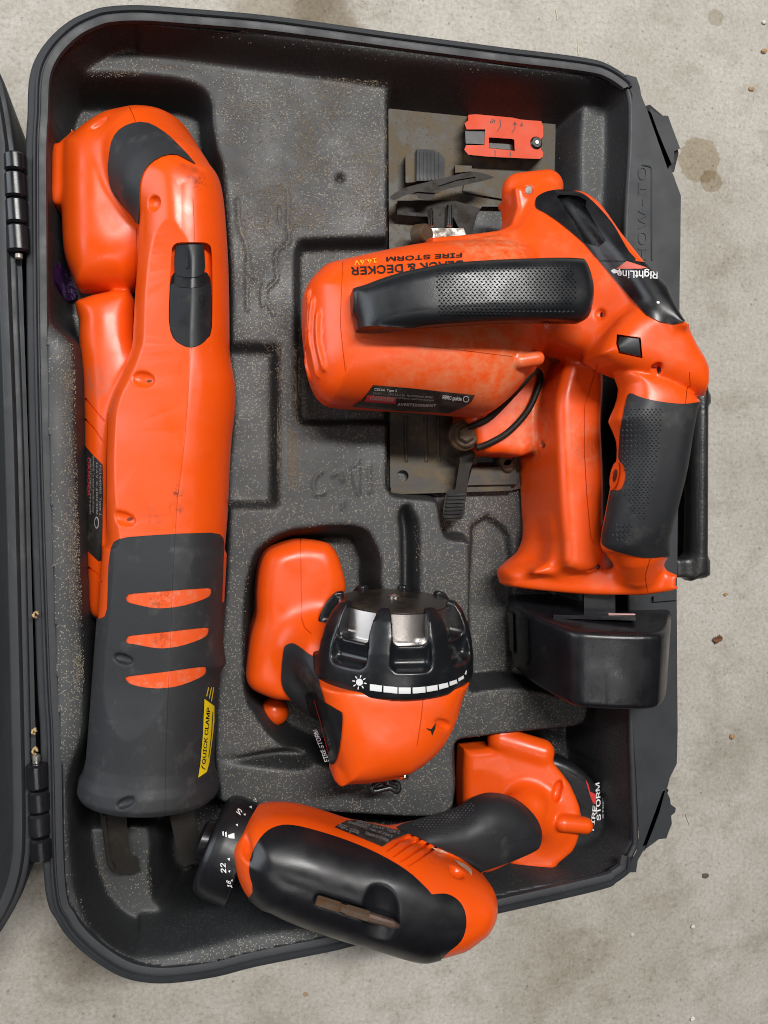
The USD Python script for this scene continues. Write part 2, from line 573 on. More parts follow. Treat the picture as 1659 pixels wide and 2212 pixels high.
def plastic(name, col, rough=0.42, spec=0.5, grain=0.0, grain_scale=900, dirt=None, dirt_amt=0.35, dirt_scale=22, dirt_lo=0.52, tone=0.12, coat=0.0, spots=()):
    """A moulded plastic: uneven tone, wear in the gloss, a fine moulded grain and a film of dust or dirt."""
    c = np.array(col, float)
    n = {
        'g': ('geometry', {}),
        'n1': ('noise_texture', {'scale': 9.0, 'detail': 4.0, 'roughness': 0.6}),
        'r1': ('rgb_ramp', {'ramp': [(0.3, tuple(c * (1 - tone))), (0.7, tuple(np.minimum(c * (1 + tone), 1)))]}),
        'n2': ('noise_texture', {'scale': float(dirt_scale), 'detail': 8.0, 'roughness': 0.68}),
        'r2': ('rgb_ramp', {'ramp': [(dirt_lo, (0, 0, 0)), (min(dirt_lo + 0.2, 0.98), (dirt_amt,) * 3)]}),
        'n4': ('noise_texture', {'scale': 420.0, 'detail': 3.0, 'roughness': 0.6}),
        'r4': ('rgb_ramp', {'ramp': [(0.66, (0, 0, 0)), (0.74, (1, 1, 1))]}),
        'mul': ('mix_color', {'blend_type': 'multiply', 'fac': 0.75}),
        'mx': ('mix_color', {'blend_type': 'mix', 'b': tuple(dirt if dirt is not None else c * 0.3)}),
        'n3': ('noise_texture', {'scale': 60.0, 'detail': 5.0}),
        'rr': ('map_range', {'from_min': 0.3, 'from_max': 0.75, 'to_min': rough - 0.08, 'to_max': rough + 0.14}),
        'p': ('principled_bsdf', {'specular_ior_level': spec, 'coat_weight': coat, 'coat_roughness': 0.12}),
    }
    L = [('g.position', 'n1.vector'), ('g.position', 'n2.vector'), ('g.position', 'n3.vector'), ('g.position', 'n4.vector'), ('n1.fac', 'r1.fac'), ('n2.fac', 'r2.fac'), ('n4.fac', 'r4.fac'),
         ('r2.color', 'mx.fac'), ('r1.color', 'mx.a'), ('mx.result', 'p.base_color'), ('n3.fac', 'rr.value'), ('rr.result', 'p.roughness')]
    n.pop('mul'); n.pop('r4'); n.pop('n4')
    L = [l for l in L if 'n4' not in l[0] + l[1] and 'r4' not in l[0] + l[1]]
    if grain:
        n['gn'] = ('noise_texture', {'scale': float(grain_scale), 'detail': 2.0})
        n['b'] = ('bump', {'strength': grain, 'distance': 0.0004})
        L += [('g.position', 'gn.vector'), ('gn.fac', 'b.height'), ('b.normal', 'p.normal')]
    last = 'mx.result'
    for i, (c0, r, col2, amt, sc) in enumerate(spots):       # scuffs and smears that have their own place on the thing
        n[f'd{i}'] = ('vector_math', {'math_type': 'distance', 'vector2': tuple(map(float, c0))})
        n[f'dm{i}'] = ('map_range', {'range_type': 'smoothstep', 'from_min': r, 'from_max': r * .35, 'to_min': 0.0, 'to_max': 1.0})
        n[f'dn{i}'] = ('noise_texture', {'scale': float(sc), 'detail': 7.0, 'roughness': 0.75})
        n[f'dr{i}'] = ('rgb_ramp', {'ramp': [(0.40 if sc < 220 and max(col2) > .2 else 0.50, (0, 0, 0)), (0.66 if sc < 220 and max(col2) > .2 else 0.57, (amt,) * 3)]})
        n[f'dp{i}'] = ('math', {'math_type': 'multiply'})
        n[f'dx{i}'] = ('mix_color', {'b': col2})
        L += [('g.position', f'd{i}.vector1'), (f'd{i}.value', f'dm{i}.value'), ('g.position', f'dn{i}.vector'), (f'dn{i}.fac', f'dr{i}.fac'), (f'dm{i}.result', f'dp{i}.value1'), (f'dr{i}.color', f'dp{i}.value2'),
              (f'dp{i}.value', f'dx{i}.fac'), (last, f'dx{i}.a')]
        last = f'dx{i}.result'
    L = [l for l in L if l != ('mx.result', 'p.base_color')] + [(last, 'p.base_color')]
    return look(name, n, L)


def metal(name, col, rough=0.35, dirt=(0.05, 0.035, 0.02), amt=0.8, lo=0.45, scale=60, metallic=1.0):
    n = {
        'g': ('geometry', {}),
        'n': ('noise_texture', {'scale': float(scale), 'detail': 8.0, 'roughness': 0.7}),
        'r': ('rgb_ramp', {'ramp': [(lo, (0, 0, 0)), (lo + 0.18, (amt,) * 3)]}),
        'mx': ('mix_color', {'a': tuple(col), 'b': tuple(dirt)}),
        'mr': ('map_range', {'from_min': 0, 'from_max': 1, 'to_min': rough, 'to_max': 0.85}),
        'mm': ('map_range', {'from_min': 0, 'from_max': 1, 'to_min': metallic, 'to_max': 0.1}),
        'b': ('bump', {'strength': 0.3, 'distance': 0.0005}),
        'p': ('principled_bsdf', {'specular_ior_level': 0.25}),
    }
    L = [('g.position', 'n.vector'), ('n.fac', 'r.fac'), ('r.color', 'mx.fac'), ('mx.result', 'p.base_color'), ('r.color', 'mr.value'), ('mr.result', 'p.roughness'),
         ('r.color', 'mm.value'), ('mm.result', 'p.metallic'), ('n.fac', 'b.height'), ('b.normal', 'p.normal')]
    return look(name, n, L)


def flat(name, col, rough=0.5, metallic=0.0, spec=0.5):
    return look(name, {'p': ('principled_bsdf', {'base_color': col, 'roughness': rough, 'metallic': metallic, 'specular_ior_level': spec})}, [])


TAN = (0.42, 0.30, 0.17)
M = {}
M['orange'] = plastic('orange_plastic', (0.80, 0.083, 0.004), 0.32, 0.5, 0.06, 1400, (0.30, 0.035, 0.008), 0.35, 30, 0.60, 0.06)
M['orange_dusty'] = plastic('orange_dusty_plastic', (0.80, 0.088, 0.005), 0.40, 0.45, 0.08, 1100, (0.66, 0.25, 0.11), 0.55, 80, 0.50, 0.06)
M['orange_gloss'] = plastic('orange_gloss_plastic', (0.84, 0.085, 0.006), 0.28, 0.5, 0.03, 1400, (0.5, 0.16, 0.06), 0.4, 30, 0.62, 0.05)
M['rubber'] = plastic('dark_rubber', (0.016, 0.017, 0.0195), 0.56, 0.45, 0.12, 1800, (0.10, 0.095, 0.085), 0.5, 40, 0.55, 0.2)
M['rubber_wear'] = plastic('worn_rubber', (0.021, 0.022, 0.0245), 0.58, 0.45, 0.15, 1500, (0.10, 0.095, 0.09), 0.45, 80, 0.56, 0.15)
M['black'] = plastic('black_plastic', (0.010, 0.010, 0.012), 0.30, 0.5, 0.05, 1600, (0.07, 0.06, 0.05), 0.35, 60, 0.60, 0.2)
M['black_gloss'] = plastic('black_gloss_plastic', (0.008, 0.008, 0.010), 0.34, 0.5, 0.0, 900, (0.05, 0.035, 0.02), 0.4, 70, 0.58, 0.2)
M['switch'] = plastic('switch_plastic', (0.011, 0.0125, 0.015), 0.40, 0.35, 0.0, 900, (0.10, 0.09, 0.08), 0.3, 70, 0.6, 0.2)
M['white'] = flat('white_print', (0.72, 0.72, 0.72), 0.5)
M['grey_print'] = flat('grey_print', (0.30, 0.30, 0.30), 0.5)
M['black_print'] = flat('black_print', (0.012, 0.012, 0.012), 0.5)
M['yellow'] = flat('yellow_print', (0.75, 0.55, 0.01), 0.45)
M['gold_print'] = flat('gold_print', (0.85, 0.42, 0.02), 0.45)
M['red'] = flat('red_print', (0.55, 0.03, 0.03), 0.45)
M['label'] = plastic('label_film', (0.020, 0.018, 0.017), 0.35, 0.5, 0, 900, (0.16, 0.13, 0.10), 0.5, 50, 0.5, 0.2)
M['seam'] = flat('seam_shadow_dirt', (0.10, 0.018, 0.006), 0.8, 0, 0.1)
M['chrome'] = look('chrome', {'p': ('principled_bsdf', {'base_color': (0.82, 0.80, 0.78), 'metallic': 1.0, 'roughness': 0.14})}, [])
M['steel'] = metal('dirty_steel', (0.42, 0.40, 0.37), 0.34, (0.10, 0.075, 0.045), 0.85, 0.42, 70)
M['shoe'] = metal('dusty_shoe_steel', (0.060, 0.056, 0.050), 0.5, (0.15, 0.112, 0.066), 0.8, 0.44, 70, 0.4)
M['rust'] = metal('rusty_steel', (0.11, 0.085, 0.065), 0.5, (0.085, 0.040, 0.016), 0.9, 0.40, 160, 0.5)
M['dark_metal'] = metal('dark_oily_steel', (0.013, 0.011, 0.009), 0.52, (0.030, 0.022, 0.014), 0.8, 0.50, 110, 0.1)
# ------------------------------------------------------------------ concrete floor
def concrete():
    def spot(uv, r):
        return tuple(P(*uv, 0.0)), r
    n = {
        'g': ('geometry', {}),
        'n1': ('noise_texture', {'scale': 7.0, 'detail': 9.0, 'roughness': 0.66}),
        'r1': ('rgb_ramp', {'ramp': [(0.30, (0.36, 0.33, 0.28)), (0.44, (0.43, 0.405, 0.36)), (0.58, (0.49, 0.468, 0.425)), (0.8, (0.53, 0.51, 0.47))]}),
        'n2': ('noise_texture', {'scale': 330.0, 'detail': 6.0, 'roughness': 0.78}),
        'r2': ('rgb_ramp', {'ramp': [(0.28, (0.42, 0.38, 0.34)), (0.42, (0.84, 0.82, 0.80)), (0.58, (1.0, 1.0, 1.0)), (0.74, (1.22, 1.22, 1.21))]}),
        'm1': ('mix_color', {'blend_type': 'multiply', 'fac': 1.0}),
        'v': ('voronoi_texture', {'scale': 75.0, 'randomness': 1.0}),
        'rv': ('rgb_ramp', {'ramp': [(0.05, (0.42, 0.36, 0.30)), (0.10, (1, 1, 1))]}),
        'm2': ('mix_color', {'blend_type': 'multiply', 'fac': 0.55}),
        'n5': ('noise_texture', {'scale': 26.0, 'detail': 8.0, 'roughness': 0.75}),
        'r5': ('rgb_ramp', {'ramp': [(0.36, (0.58, 0.53, 0.46)), (0.50, (1, 1, 1))]}),
        'm4': ('mix_color', {'blend_type': 'multiply', 'fac': 0.42}),
        'nb': ('noise_texture', {'scale': 420.0, 'detail': 4.0, 'roughness': 0.7}),
        'b': ('bump', {'strength': 0.30, 'distance': 0.0012}),
        'p': ('principled_bsdf', {'roughness': 0.72, 'specular_ior_level': 0.35}),
    }
    L = [('g.position', k + '.vector') for k in ('n1', 'n2', 'v', 'nb', 'n5')]
    L += [('n1.fac', 'r1.fac'), ('n2.fac', 'r2.fac'), ('r1.color', 'm1.a'), ('r2.color', 'm1.b'), ('v.distance', 'rv.fac'), ('m1.result', 'm2.a'), ('rv.color', 'm2.b'),
          ('n5.fac', 'r5.fac'), ('m2.result', 'm4.a'), ('r5.color', 'm4.b'), ('nb.fac', 'b.height'), ('b.normal', 'p.normal')]
    last = 'm4.result'
    # stains that lie in the slab: (survey point, radius, colour, ragged edge, strength)
    stains = [((1510, 345), .0185, (0.70, 0.62, 0.50), .9), ((1536, 392), .0095, (0.70, 0.62, 0.50), .9), ((1546, 38), .0070, (0.70, 0.65, 0.57), .8), ((700, 30), .03, (0.52, 0.46, 0.38), .8), ((620, -10), .05, (0.60, 0.54, 0.45), .7),
              ((1400, 2050), .055, (0.70, 0.65, 0.58), .5), ((1560, 1650), .03, (0.78, 0.76, 0.72), .5), ((1150, 2090), .05, (0.70, 0.66, 0.59), .5), ((170, 2060), .03, (0.62, 0.58, 0.54), .6), ((1240, 2120), .04, (0.74, 0.70, 0.63), .45)]
    for i, (uv, r, c, amt) in enumerate(stains):
        c0 = P(*uv, 0.0)
        n[f'd{i}'] = ('vector_math', {'math_type': 'distance', 'vector2': tuple(c0)})
        n[f'dn{i}'] = ('noise_texture', {'scale': 90.0 if r < .02 else 34.0, 'detail': 6.0, 'roughness': 0.65})
        n[f'da{i}'] = ('math', {'math_type': 'multiply_add', 'value2': r * (0.9 if r < .02 else 1.8), 'value3': -r * (0.45 if r < .02 else 0.9)})
        n[f'ds{i}'] = ('math', {'math_type': 'add'})
        n[f'dm{i}'] = ('map_range', {'range_type': 'smoothstep', 'from_min': r * (1.06 if r < .02 else 1.3), 'from_max': r * (0.96 if r < .02 else 0.5), 'to_min': 0.0, 'to_max': amt})
        n[f'dx{i}'] = ('mix_color', {'blend_type': 'multiply', 'b': c})
        L += [('g.position', f'd{i}.vector1'), ('g.position', f'dn{i}.vector'), (f'dn{i}.fac', f'da{i}.value1'), (f'd{i}.value', f'ds{i}.value1'), (f'da{i}.value', f'ds{i}.value2'),
              (f'ds{i}.value', f'dm{i}.value'), (f'dm{i}.result', f'dx{i}.fac'), (last, f'dx{i}.a')]
        last = f'dx{i}.result'
    L.append((last, 'p.base_color'))
    return look('concrete', n, L)


fl = trimesh.creation.box([6, 6, 0.1])
fl.apply_translation([0, 0, -0.05])
o = obj('concrete_floor', fl, concrete(), smooth=False)
tag(o.GetPrim(), 'worn pale grey concrete floor slab with brown stains under the tool case', 'floor', kind='structure')


# ------------------------------------------------------------------ tool case
def case_look():
    n = {
        'g': ('geometry', {}),
        'n1': ('noise_texture', {'scale': 11.0, 'detail': 5.0, 'roughness': 0.6}),
        'r1': ('rgb_ramp', {'ramp': [(0.3, (0.013, 0.014, 0.0155)), (0.7, (0.019, 0.0205, 0.0225))]}),
        'n2': ('noise_texture', {'scale': 16.0, 'detail': 6.0, 'roughness': 0.65}),
        'r2': ('rgb_ramp', {'ramp': [(0.34, (0.34, 0.34, 0.34)), (0.70, (0.72, 0.72, 0.72))]}),
        'pz': ('separate_xyz', {}),
        'dz': ('map_range', {'from_min': 0.010, 'from_max': 0.026, 'to_min': 0.05, 'to_max': 1.0, 'clamp': True}),
        'mz': ('math', {'math_type': 'multiply'}),
        'nz': ('separate_xyz', {}),
        'up': ('map_range', {'from_min': 0.55, 'from_max': 0.95, 'to_min': 0.14, 'to_max': 1.0, 'clamp': True}),
        'mu': ('math', {'math_type': 'multiply'}),
        'mx': ('mix_color', {'b': (0.088, 0.090, 0.091)}),
        'nb': ('noise_texture', {'scale': 1300.0, 'detail': 2.0}),
        'b': ('bump', {'strength': 0.18, 'distance': 0.0005}),
        'n3': ('noise_texture', {'scale': 40.0, 'detail': 4.0}),
        'rr': ('map_range', {'from_min': 0.3, 'from_max': 0.7, 'to_min': 0.42, 'to_max': 0.62}),
        'vf': ('voronoi_texture', {'scale': 1150.0, 'randomness': 1.0}),
        'vs': ('separate_color', {}),
        'nf': ('noise_texture', {'scale': 9.0, 'detail': 5.0, 'roughness': 0.6}),
        'th': ('map_range', {'from_min': 0.35, 'from_max': 0.75, 'to_min': 0.02, 'to_max': 0.48, 'clamp': True}),
        'lt': ('math', {'math_type': 'less_than'}),
        'vd': ('math', {'math_type': 'less_than', 'value2': 0.42}),
        'fm': ('math', {'math_type': 'multiply'}),
        'fu': ('math', {'math_type': 'multiply'}),
        'fx': ('mix_color', {'b': (0.26, 0.23, 0.18)}),
        'p': ('principled_bsdf', {'specular_ior_level': 0.36}),
    }
    L = [('g.position', k + '.vector') for k in ('n1', 'n2', 'nb', 'n3', 'vf', 'nf')]
    L += [('vf.color', 'vs.color'), ('nf.fac', 'th.value'), ('vs.r', 'lt.value1'), ('th.result', 'lt.value2'), ('vf.distance', 'vd.value1'), ('lt.value', 'fm.value1'), ('vd.value', 'fm.value2'), ('fm.value', 'fu.value1'), ('up.result', 'fu.value2'), ('fu.value', 'fx.fac'), ('mx.result', 'fx.a')]
    L += [('n1.fac', 'r1.fac'), ('n2.fac', 'r2.fac'), ('g.true_normal', 'nz.vector'), ('nz.z', 'up.value'), ('r2.color', 'mu.value1'), ('up.result', 'mz.value1'), ('g.position', 'pz.vector'), ('pz.z', 'dz.value'), ('dz.result', 'mz.value2'), ('mz.value', 'mu.value2'), ('mu.value', 'mx.fac'),
          ('r1.color', 'mx.a'), ('fx.result', 'p.base_color'), ('nb.fac', 'b.height'), ('b.normal', 'p.normal'), ('n3.fac', 'rr.value'), ('rr.result', 'p.roughness')]
    return look('case_plastic', n, L)


M['case'] = case_look()
M['case_clean'] = plastic('case_rim_plastic', (0.027, 0.029, 0.033), 0.54, 0.5, 0.12, 1300, (0.09, 0.085, 0.075), 0.5, 40, 0.6, 0.15)

RIM = 0.085
O_px = np.array([(50, 345), (53, 740), (62, 1100), (75, 1474), (82, 1600), (88, 1861), (98, 1960), (118, 2000), (133, 2025), (160, 2055), (200, 2088), (250, 2118), (300, 2133), (367, 2136), (467, 2122),
                 (553, 2100), (720, 2066), (786, 2050), (1106, 1978), (1306, 1931), (1340, 1915), (1366, 1896), (1374, 1884), (1378, 1858), (1392, 1834), (1425, 1745), (1442, 1700), (1447, 1680), (1462, 1650), (1464, 1575),
                 (1463, 1480), (1462, 1280), (1467, 900), (1468, 640), (1470, 500), (1471, 423), (1449, 363), (1432, 330), (1398, 238), (1385, 205), (1382, 187), (1375, 167), (1352, 147), (1320, 128), (1286, 117), (1206, 105),
                 (1106, 93), (986, 77), (853, 59), (686, 35), (553, 18), (400, 5), (300, -2), (230, 1), (190, 11), (143, 34), (100, 72), (70, 117), (57, 165), (54, 240)], float)
A_px = np.array([(110, 165), (132, 125), (156, 100), (190, 74), (250, 46), (333, 51), (553, 81), (686, 99), (843, 123), (986, 140), (1106, 153), (1206, 163), (1272, 170), (1323, 174), (1346, 184), (1357, 200),
                 (1361, 233), (1361, 300), (1358, 367), (1354, 433), (1351, 510), (1351, 700), (1355, 1000), (1362, 1540), (1366, 1674), (1372, 1808), (1368, 1832), (1353, 1856), (1333, 1879), (1306, 1895), (1239, 1905), (1106, 1925),
                 (830, 1974), (553, 2014), (467, 2034), (367, 2057), (305, 2064), (258, 2054), (222, 2026), (196, 1990), (178, 1945), (164, 1890), (156, 1780), (152, 1700), (158, 1662), (176, 1612), (187, 1560), (187, 1450), (181, 1300), (176, 1150), (171, 1000), (168, 850), (166, 760), (158, 735), (138, 714), (114, 690), (103, 633), (95, 480), (91, 333), (93, 290), (103, 250), (104, 200)], float)

wO = P(O_px[:, 0], O_px[:, 1], RIM)[:, :2]
wA = P(A_px[:, 0], A_px[:, 1], 0.080)[:, :2]
HX = 0.0011
gx = np.arange(wO[:, 0].min() - 0.016, wO[:, 0].max() + 0.016, HX)
gy = np.arange(wO[:, 1].min() - 0.016, wO[:, 1].max() + 0.016, HX)
GX, GY = np.meshgrid(gx, gy, indexing='ij')


def wpoly(pts, z, n=4):
    p = curve(pts, n) if n > 1 else np.asarray(pts, float)
    return P(p[:, 0], p[:, 1], z)[:, :2]


dO = sd_poly(curve(wO, 3), GX, GY)
dA = sd_poly(curve(wA, 3), GX, GY)
inward = np.maximum(-dO, 0)
Z = np.where(inward < 0.0042, RIM - 0.0045, RIM)                      # a lower lip runs round the rim
Z = np.where((inward > 0.0060) & (inward < 0.0075), RIM - 0.0016, Z)  # with a groove beside it
flare = np.clip((0.012 - dA) / 0.012, 0, 1)                           # the rim leans inward
Z = Z - 0.0050 * flare ** 1.5
right = smooth_step((GX - P(1372, 700, RIM)[0]) / 0.004)
Z = np.where(right > 0.5, np.minimum(Z, RIM - 0.0080), Z)              # the wide flange on the latch side lies lower
wall_k = 3.4


def carve(pts, z_edge, z_floor, k=6.0, n=4, px=True):
    """Sinks the surface inside the outline (given at its upper edge) down to a floor, with drafted walls."""
    global Z
    d = -sd_poly(wpoly(pts, z_edge, n) if px else pts, GX, GY)
    Z = np.where((d > 0) & (Z < z_edge + 0.004), np.minimum(Z, np.maximum(z_floor, z_edge - k * d)), Z)


def raise_to(pts, z_top, k=6.0, n=4):
    global Z
    d = sd_poly(wpoly(pts, z_top, n), GX, GY)
    Z = np.maximum(Z, np.where(dA < 0.003, np.where(d < 0, z_top, z_top - k * d), -1))


FLOOR = 0.034
din = np.maximum(-dA, 0)
Z = np.where(dA < 0, np.minimum(Z, np.maximum(FLOOR, 0.080 - np.where(GX < P(300, 1000, .06)[0], 9.0, wall_k) * din)), Z)
SHELF = 0.057
# the raised tray in the middle and upper left
raise_to([(100, 70), (400, 30), (600, 60), (843, 100), (840, 160), (840, 500), (840, 800), (839, 1000), (842, 1060), (880, 1072), (936, 1077), (950, 1092), (957, 1137), (970, 1160), (1008, 1166), (1018, 1182), (1018, 1300), (1018, 1480),
          (1040, 1487), (1130, 1482), (1262, 1518), (1272, 1540), (1252, 1570), (1140, 1583), (1016, 1598), (988, 1606), (983, 1640), (983, 1740), (940, 1768), (760, 1762), (640, 1752), (560, 1742), (463, 1726),
          (455, 1600), (400, 1300), (330, 900), (250, 500), (100, 400), (90, 200)], SHELF, 9.0)
# a step along the latch-side wall
raise_to([(1258, 236), (1300, 232), (1420, 240), (1420, 700), (1420, 1300), (1255, 1300), (1250, 800), (1253, 420)], 0.058, 2.6, 2)
# ledge on the hinge side
# pockets
carve([(104, 178), (130, 160), (180, 161), (240, 160), (300, 163), (367, 169), (417, 181), (443, 198), (454, 226), (456, 265), (466, 320), (477, 352), (481, 400), (486, 450), (497, 600), (499, 740), (509, 840), (508, 910), (499, 1010),
       (492, 1150), (484, 1290), (468, 1480), (463, 1640), (463, 1760), (300, 1800), (150, 1800), (150, 1500), (140, 1100), (110, 800), (90, 600), (85, 300)], SHELF, 0.026, 5.0)
carve([(640, 560), (641, 545), (646, 527), (660, 518), (820, 514), (860, 512), (900, 560), (900, 930), (830, 914), (663, 916), (648, 906), (641, 880), (640, 740)], SHELF, 0.044, 5.0, 3)      # motor well
carve([(490, 748), (500, 740), (598, 744), (602, 760), (602, 920), (601, 1085), (598, 1096), (500, 1098), (470, 1090), (470, 760)], SHELF, 0.047, 2.2, 2)       # shallow channel beside the saw
carve([(543, 1225), (562, 1185), (610, 1154), (660, 1143), (745, 1137), (790, 1147), (808, 1175), (822, 1215), (826, 1280), (900, 1420), (930, 1500), (900, 1600), (820, 1650), (720, 1655), (640, 1628), (588, 1590), (555, 1545), (532, 1500), (528, 1400), (532, 1290)], SHELF, 0.022, 5.0)
carve([(862, 1110), (880, 1086), (897, 1110), (908, 1150), (908, 1290), (904, 1400), (868, 1400), (867, 1290), (866, 1160)], SHELF + 0.001, 0.030, 3.2)   # groove with a rib beside it
carve([(470, 1640), (520, 1634), (575, 1622), (640, 1615), (680, 1630), (660, 1662), (560, 1656)], SHELF, 0.043, 2.5)      # wedge under the lamp
carve([(464, 1733), (560, 1741), (700, 1763), (900, 1776), (985, 1745), (988, 1612), (1016, 1600), (1140, 1584), (1254, 1572), (1300, 1560), (1350, 1620), (1360, 1780), (1330, 1860), (1100, 1915), (800, 1975), (560, 1985), (500, 1925), (353, 1968), (330, 1945),
       (322, 1880), (318, 1800), (350, 1775)], 0.040, 0.004, 7.0, 3)
carve([(1020, 1135), (1092, 1137), (1110, 1200), (1110, 1400), (1096, 1490), (1020, 1484)], 0.036, 0.028, 4.0, 2)
raise_to([(150, 1796), (240, 1788), (322, 1786), (322, 1880), (332, 1945), (353, 1966), (300, 1992), (205, 1990), (172, 1950), (156, 1890)], 0.047, 4.0, 2)
# press marks: a small hole in the shelf
hx, hy, _ = P(734, 384, SHELF)
Z = np.where((GX - hx) ** 2 + (GY - hy) ** 2 < 0.0016 ** 2, 0.048, Z)
# latch slots in the flange
carve([(1427, 238), (1444, 246), (1463, 296), (1456, 362), (1446, 366), (1424, 270)], RIM, 0.070, 20, 1)
carve([(1434, 1704), (1441, 1712), (1398, 1826), (1388, 1834), (1386, 1826)], RIM, 0.068, 20, 1)
Z = ndimage.gaussian_filter(Z, 1.35)
# raised outlines of the tools, moulded in the tray, and the frame and lettering on the flange
LINES = [t9(1, 0, '200,1230 208,1330 205,1440 215,1545 205,1580 135,1630 128,1720 135,1810 75,1870 60,1920 85,1985 115,2035'), t9(1, 0, '150,1350 152,1440'), t9(0, 0, '1540,1300 1545,1400 1560,1500 1600,1600 1605,1720 1600,1900 1605,2005'),
         t9(1, 0, '45,1850 35,1900 45,1980'), t9(1, 1, '660,770 640,800 625,830 655,970 665,960 662,780'), t9(1, 1, '730,800 738,975'), t9(1, 1, '420,850 385,880 370,930 390,990 440,985'), t9(1, 1, '560,1040 563,1080'),
         t9(0, 0, '1605,1650 1625,1760 1659,1810'), t9(1, 1, '500,870 540,850 560,900')]
inside = dO < 0.0
raised = np.zeros_like(Z)
for ln in LINES:
    c = curve(ln, 4, False)
    w = P(c[:, 0], c[:, 1], SHELF)[:, :2]
    d = np.full(Z.shape, 1.0)
    bx = (gx > w[:, 0].min() - 0.005) & (gx < w[:, 0].max() + 0.005)
    by = (gy > w[:, 1].min() - 0.005) & (gy < w[:, 1].max() + 0.005)
    S = np.ix_(bx, by)
    for a, b in zip(w[:-1], w[1:]):
        e = b - a
        tt = np.clip(((GX[S] - a[0]) * e[0] + (GY[S] - a[1]) * e[1]) / max(e @ e, 1e-12), 0, 1)
        d[S] = np.minimum(d[S], np.hypot(GX[S] - a[0] - tt * e[0], GY[S] - a[1] - tt * e[1]))
    raised = np.maximum(raised, 0.0009 * np.clip(1 - d / 0.0022, 0, 1))
Z = Z + raised
Z = np.where((inward < 0.0118) & (right < .5), np.minimum(Z, RIM - 0.0065), Z)
keep = dO < -.0015


def height_mesh(gx, gy, Z, keep):
    nx, ny = Z.shape
    idx = np.arange(nx * ny).reshape(nx, ny)
    a, b, c, d = idx[:-1, :-1], idx[1:, :-1], idx[1:, 1:], idx[:-1, 1:]
    k = keep[:-1, :-1] | keep[1:, :-1] | keep[1:, 1:] | keep[:-1, 1:]
    X, Y = np.meshgrid(gx, gy, indexing='ij')
    v = np.stack([X, Y, Z], -1).reshape(-1, 3)
    f = np.vstack([np.stack([a[k], b[k], c[k]], 1), np.stack([a[k], c[k], d[k]], 1)])
    m = trimesh.Trimesh(v, f, process=False)
    m.remove_unreferenced_vertices()
    return m


def sweep_rim(w, prof, n=4, cut=None):
    c = curve(w, n)
    g = Polygon(c)
    if g.exterior.is_ccw:
        c = c[::-1]
    t = np.roll(c, -2, 0) - np.roll(c, 2, 0)
    t /= np.linalg.norm(t, axis=1, keepdims=True)
    nin = np.stack([t[:, 1], -t[:, 0]], 1)
    nin = ndimage.gaussian_filter1d(nin, 1.5, axis=0, mode='wrap')
    nin /= np.linalg.norm(nin, axis=1, keepdims=True)
    V = np.array([np.column_stack([c + nin * d, np.full(len(c), zz)]) for d, zz in prof])
    m_, k_ = V.shape[:2]
    idx = np.arange(m_ * k_).reshape(m_, k_)
    kp = np.ones(k_, bool) if cut is None else ~cut(c)
    a, b_, c_, d_ = idx[:-1], np.roll(idx, -1, 1)[:-1], np.roll(idx, -1, 1)[1:], idx[1:]
    a, b_, c_, d_ = (q[:, kp] for q in (a, b_, c_, d_))
    F = np.vstack([np.stack([a, b_, c_], -1).reshape(-1, 3), np.stack([a, c_, d_], -1).reshape(-1, 3)])
    m = trimesh.Trimesh(V.reshape(-1, 3), F, process=False)
    if m.face_normals[np.argmax(m.triangles_center[:, 2])][2] < 0:
        m.invert()
    return m


RP = [(.004, 0.0), (.0, .068), (.0, .0790), (.0006, .0802), (.0016, .0807), (.0040, .0808), (.0046, .0814), (.0048, .0840), (.0055, .0851), (.0066, .0853), (.0070, .0846), (.0073, .0836), (.0080, .0836), (.0083, .0846), (.0088, .0853), (.0105, .0852), (.0125, .0846), (.0130, .0820)]
case = thing('tool_case', 'open dark grey moulded tool case with dusty compartments, lying on the concrete floor', 'tool case')
obj('tray', height_mesh(gx, gy, Z, keep), M['case'], case, smooth=True)
FX = P(1380, 1000, RIM)[0]
obj('rim', sweep_rim(wO, RP, 4, lambda c: c[:, 0] > FX), M['case_clean'], case, smooth=45)
fo = O_px[(O_px[:, 0] > 1373)]
fl_px = np.vstack([fo, [(1352, 160), (1356, 182), (1366, 205), (1365, 240), (1363, 367), (1358, 433), (1355, 510), (1355, 700), (1359, 1000), (1366, 1540), (1374, 1674), (1380, 1808), (1374, 1840), (1358, 1868), (1350, 1885)]])
flange = prism(fl_px, .060, .0825)
for sl in (t9(2, 0, '872,702 905,712 1032,1062 1010,1098'), t9(2, 2, '982,690 1002,722 884,1045 846,1062')):
    flange = flange - prism(sl, .04, .1)
obj('latch_flange', flange, M['case_clean'], case, smooth=30)
bead = curve(np.array([(1300, 1896), (1334, 1880), (1354, 1857), (1368, 1832), (1372, 1806), (1367, 1674), (1363, 1540), (1356, 1000), (1352, 700), (1352, 510), (1355, 433), (1359, 367), (1362, 300), (1362, 233), (1357, 202), (1346, 186), (1320, 176)], float), 5, False)
obj('flange_bead', tube_path(P(bead[:, 0], bead[:, 1], .0805), .0021, 10), M['case_clean'], case, smooth=50)

ZI = lambda x, y: ndimage.map_coordinates(Z, [(np.asarray(x) - gx[0]) / HX, (np.asarray(y) - gy[0]) / HX], order=1, mode='nearest')


def on_case(uv, z0=0.05):
    """Where sight lines meet the case surface."""
    uv = np.atleast_2d(uv)
    zs = np.arange(0.09, 0.0, -0.0005)
    S = P(uv[:, :1], uv[:, 1:2], zs[None, :])
    f = S[..., 2] - ZI(S[..., 0], S[..., 1])
    i = np.where((f < 0).any(1), (f < 0).argmax(1), len(zs) - 1)
    return S[np.arange(len(uv)), i]


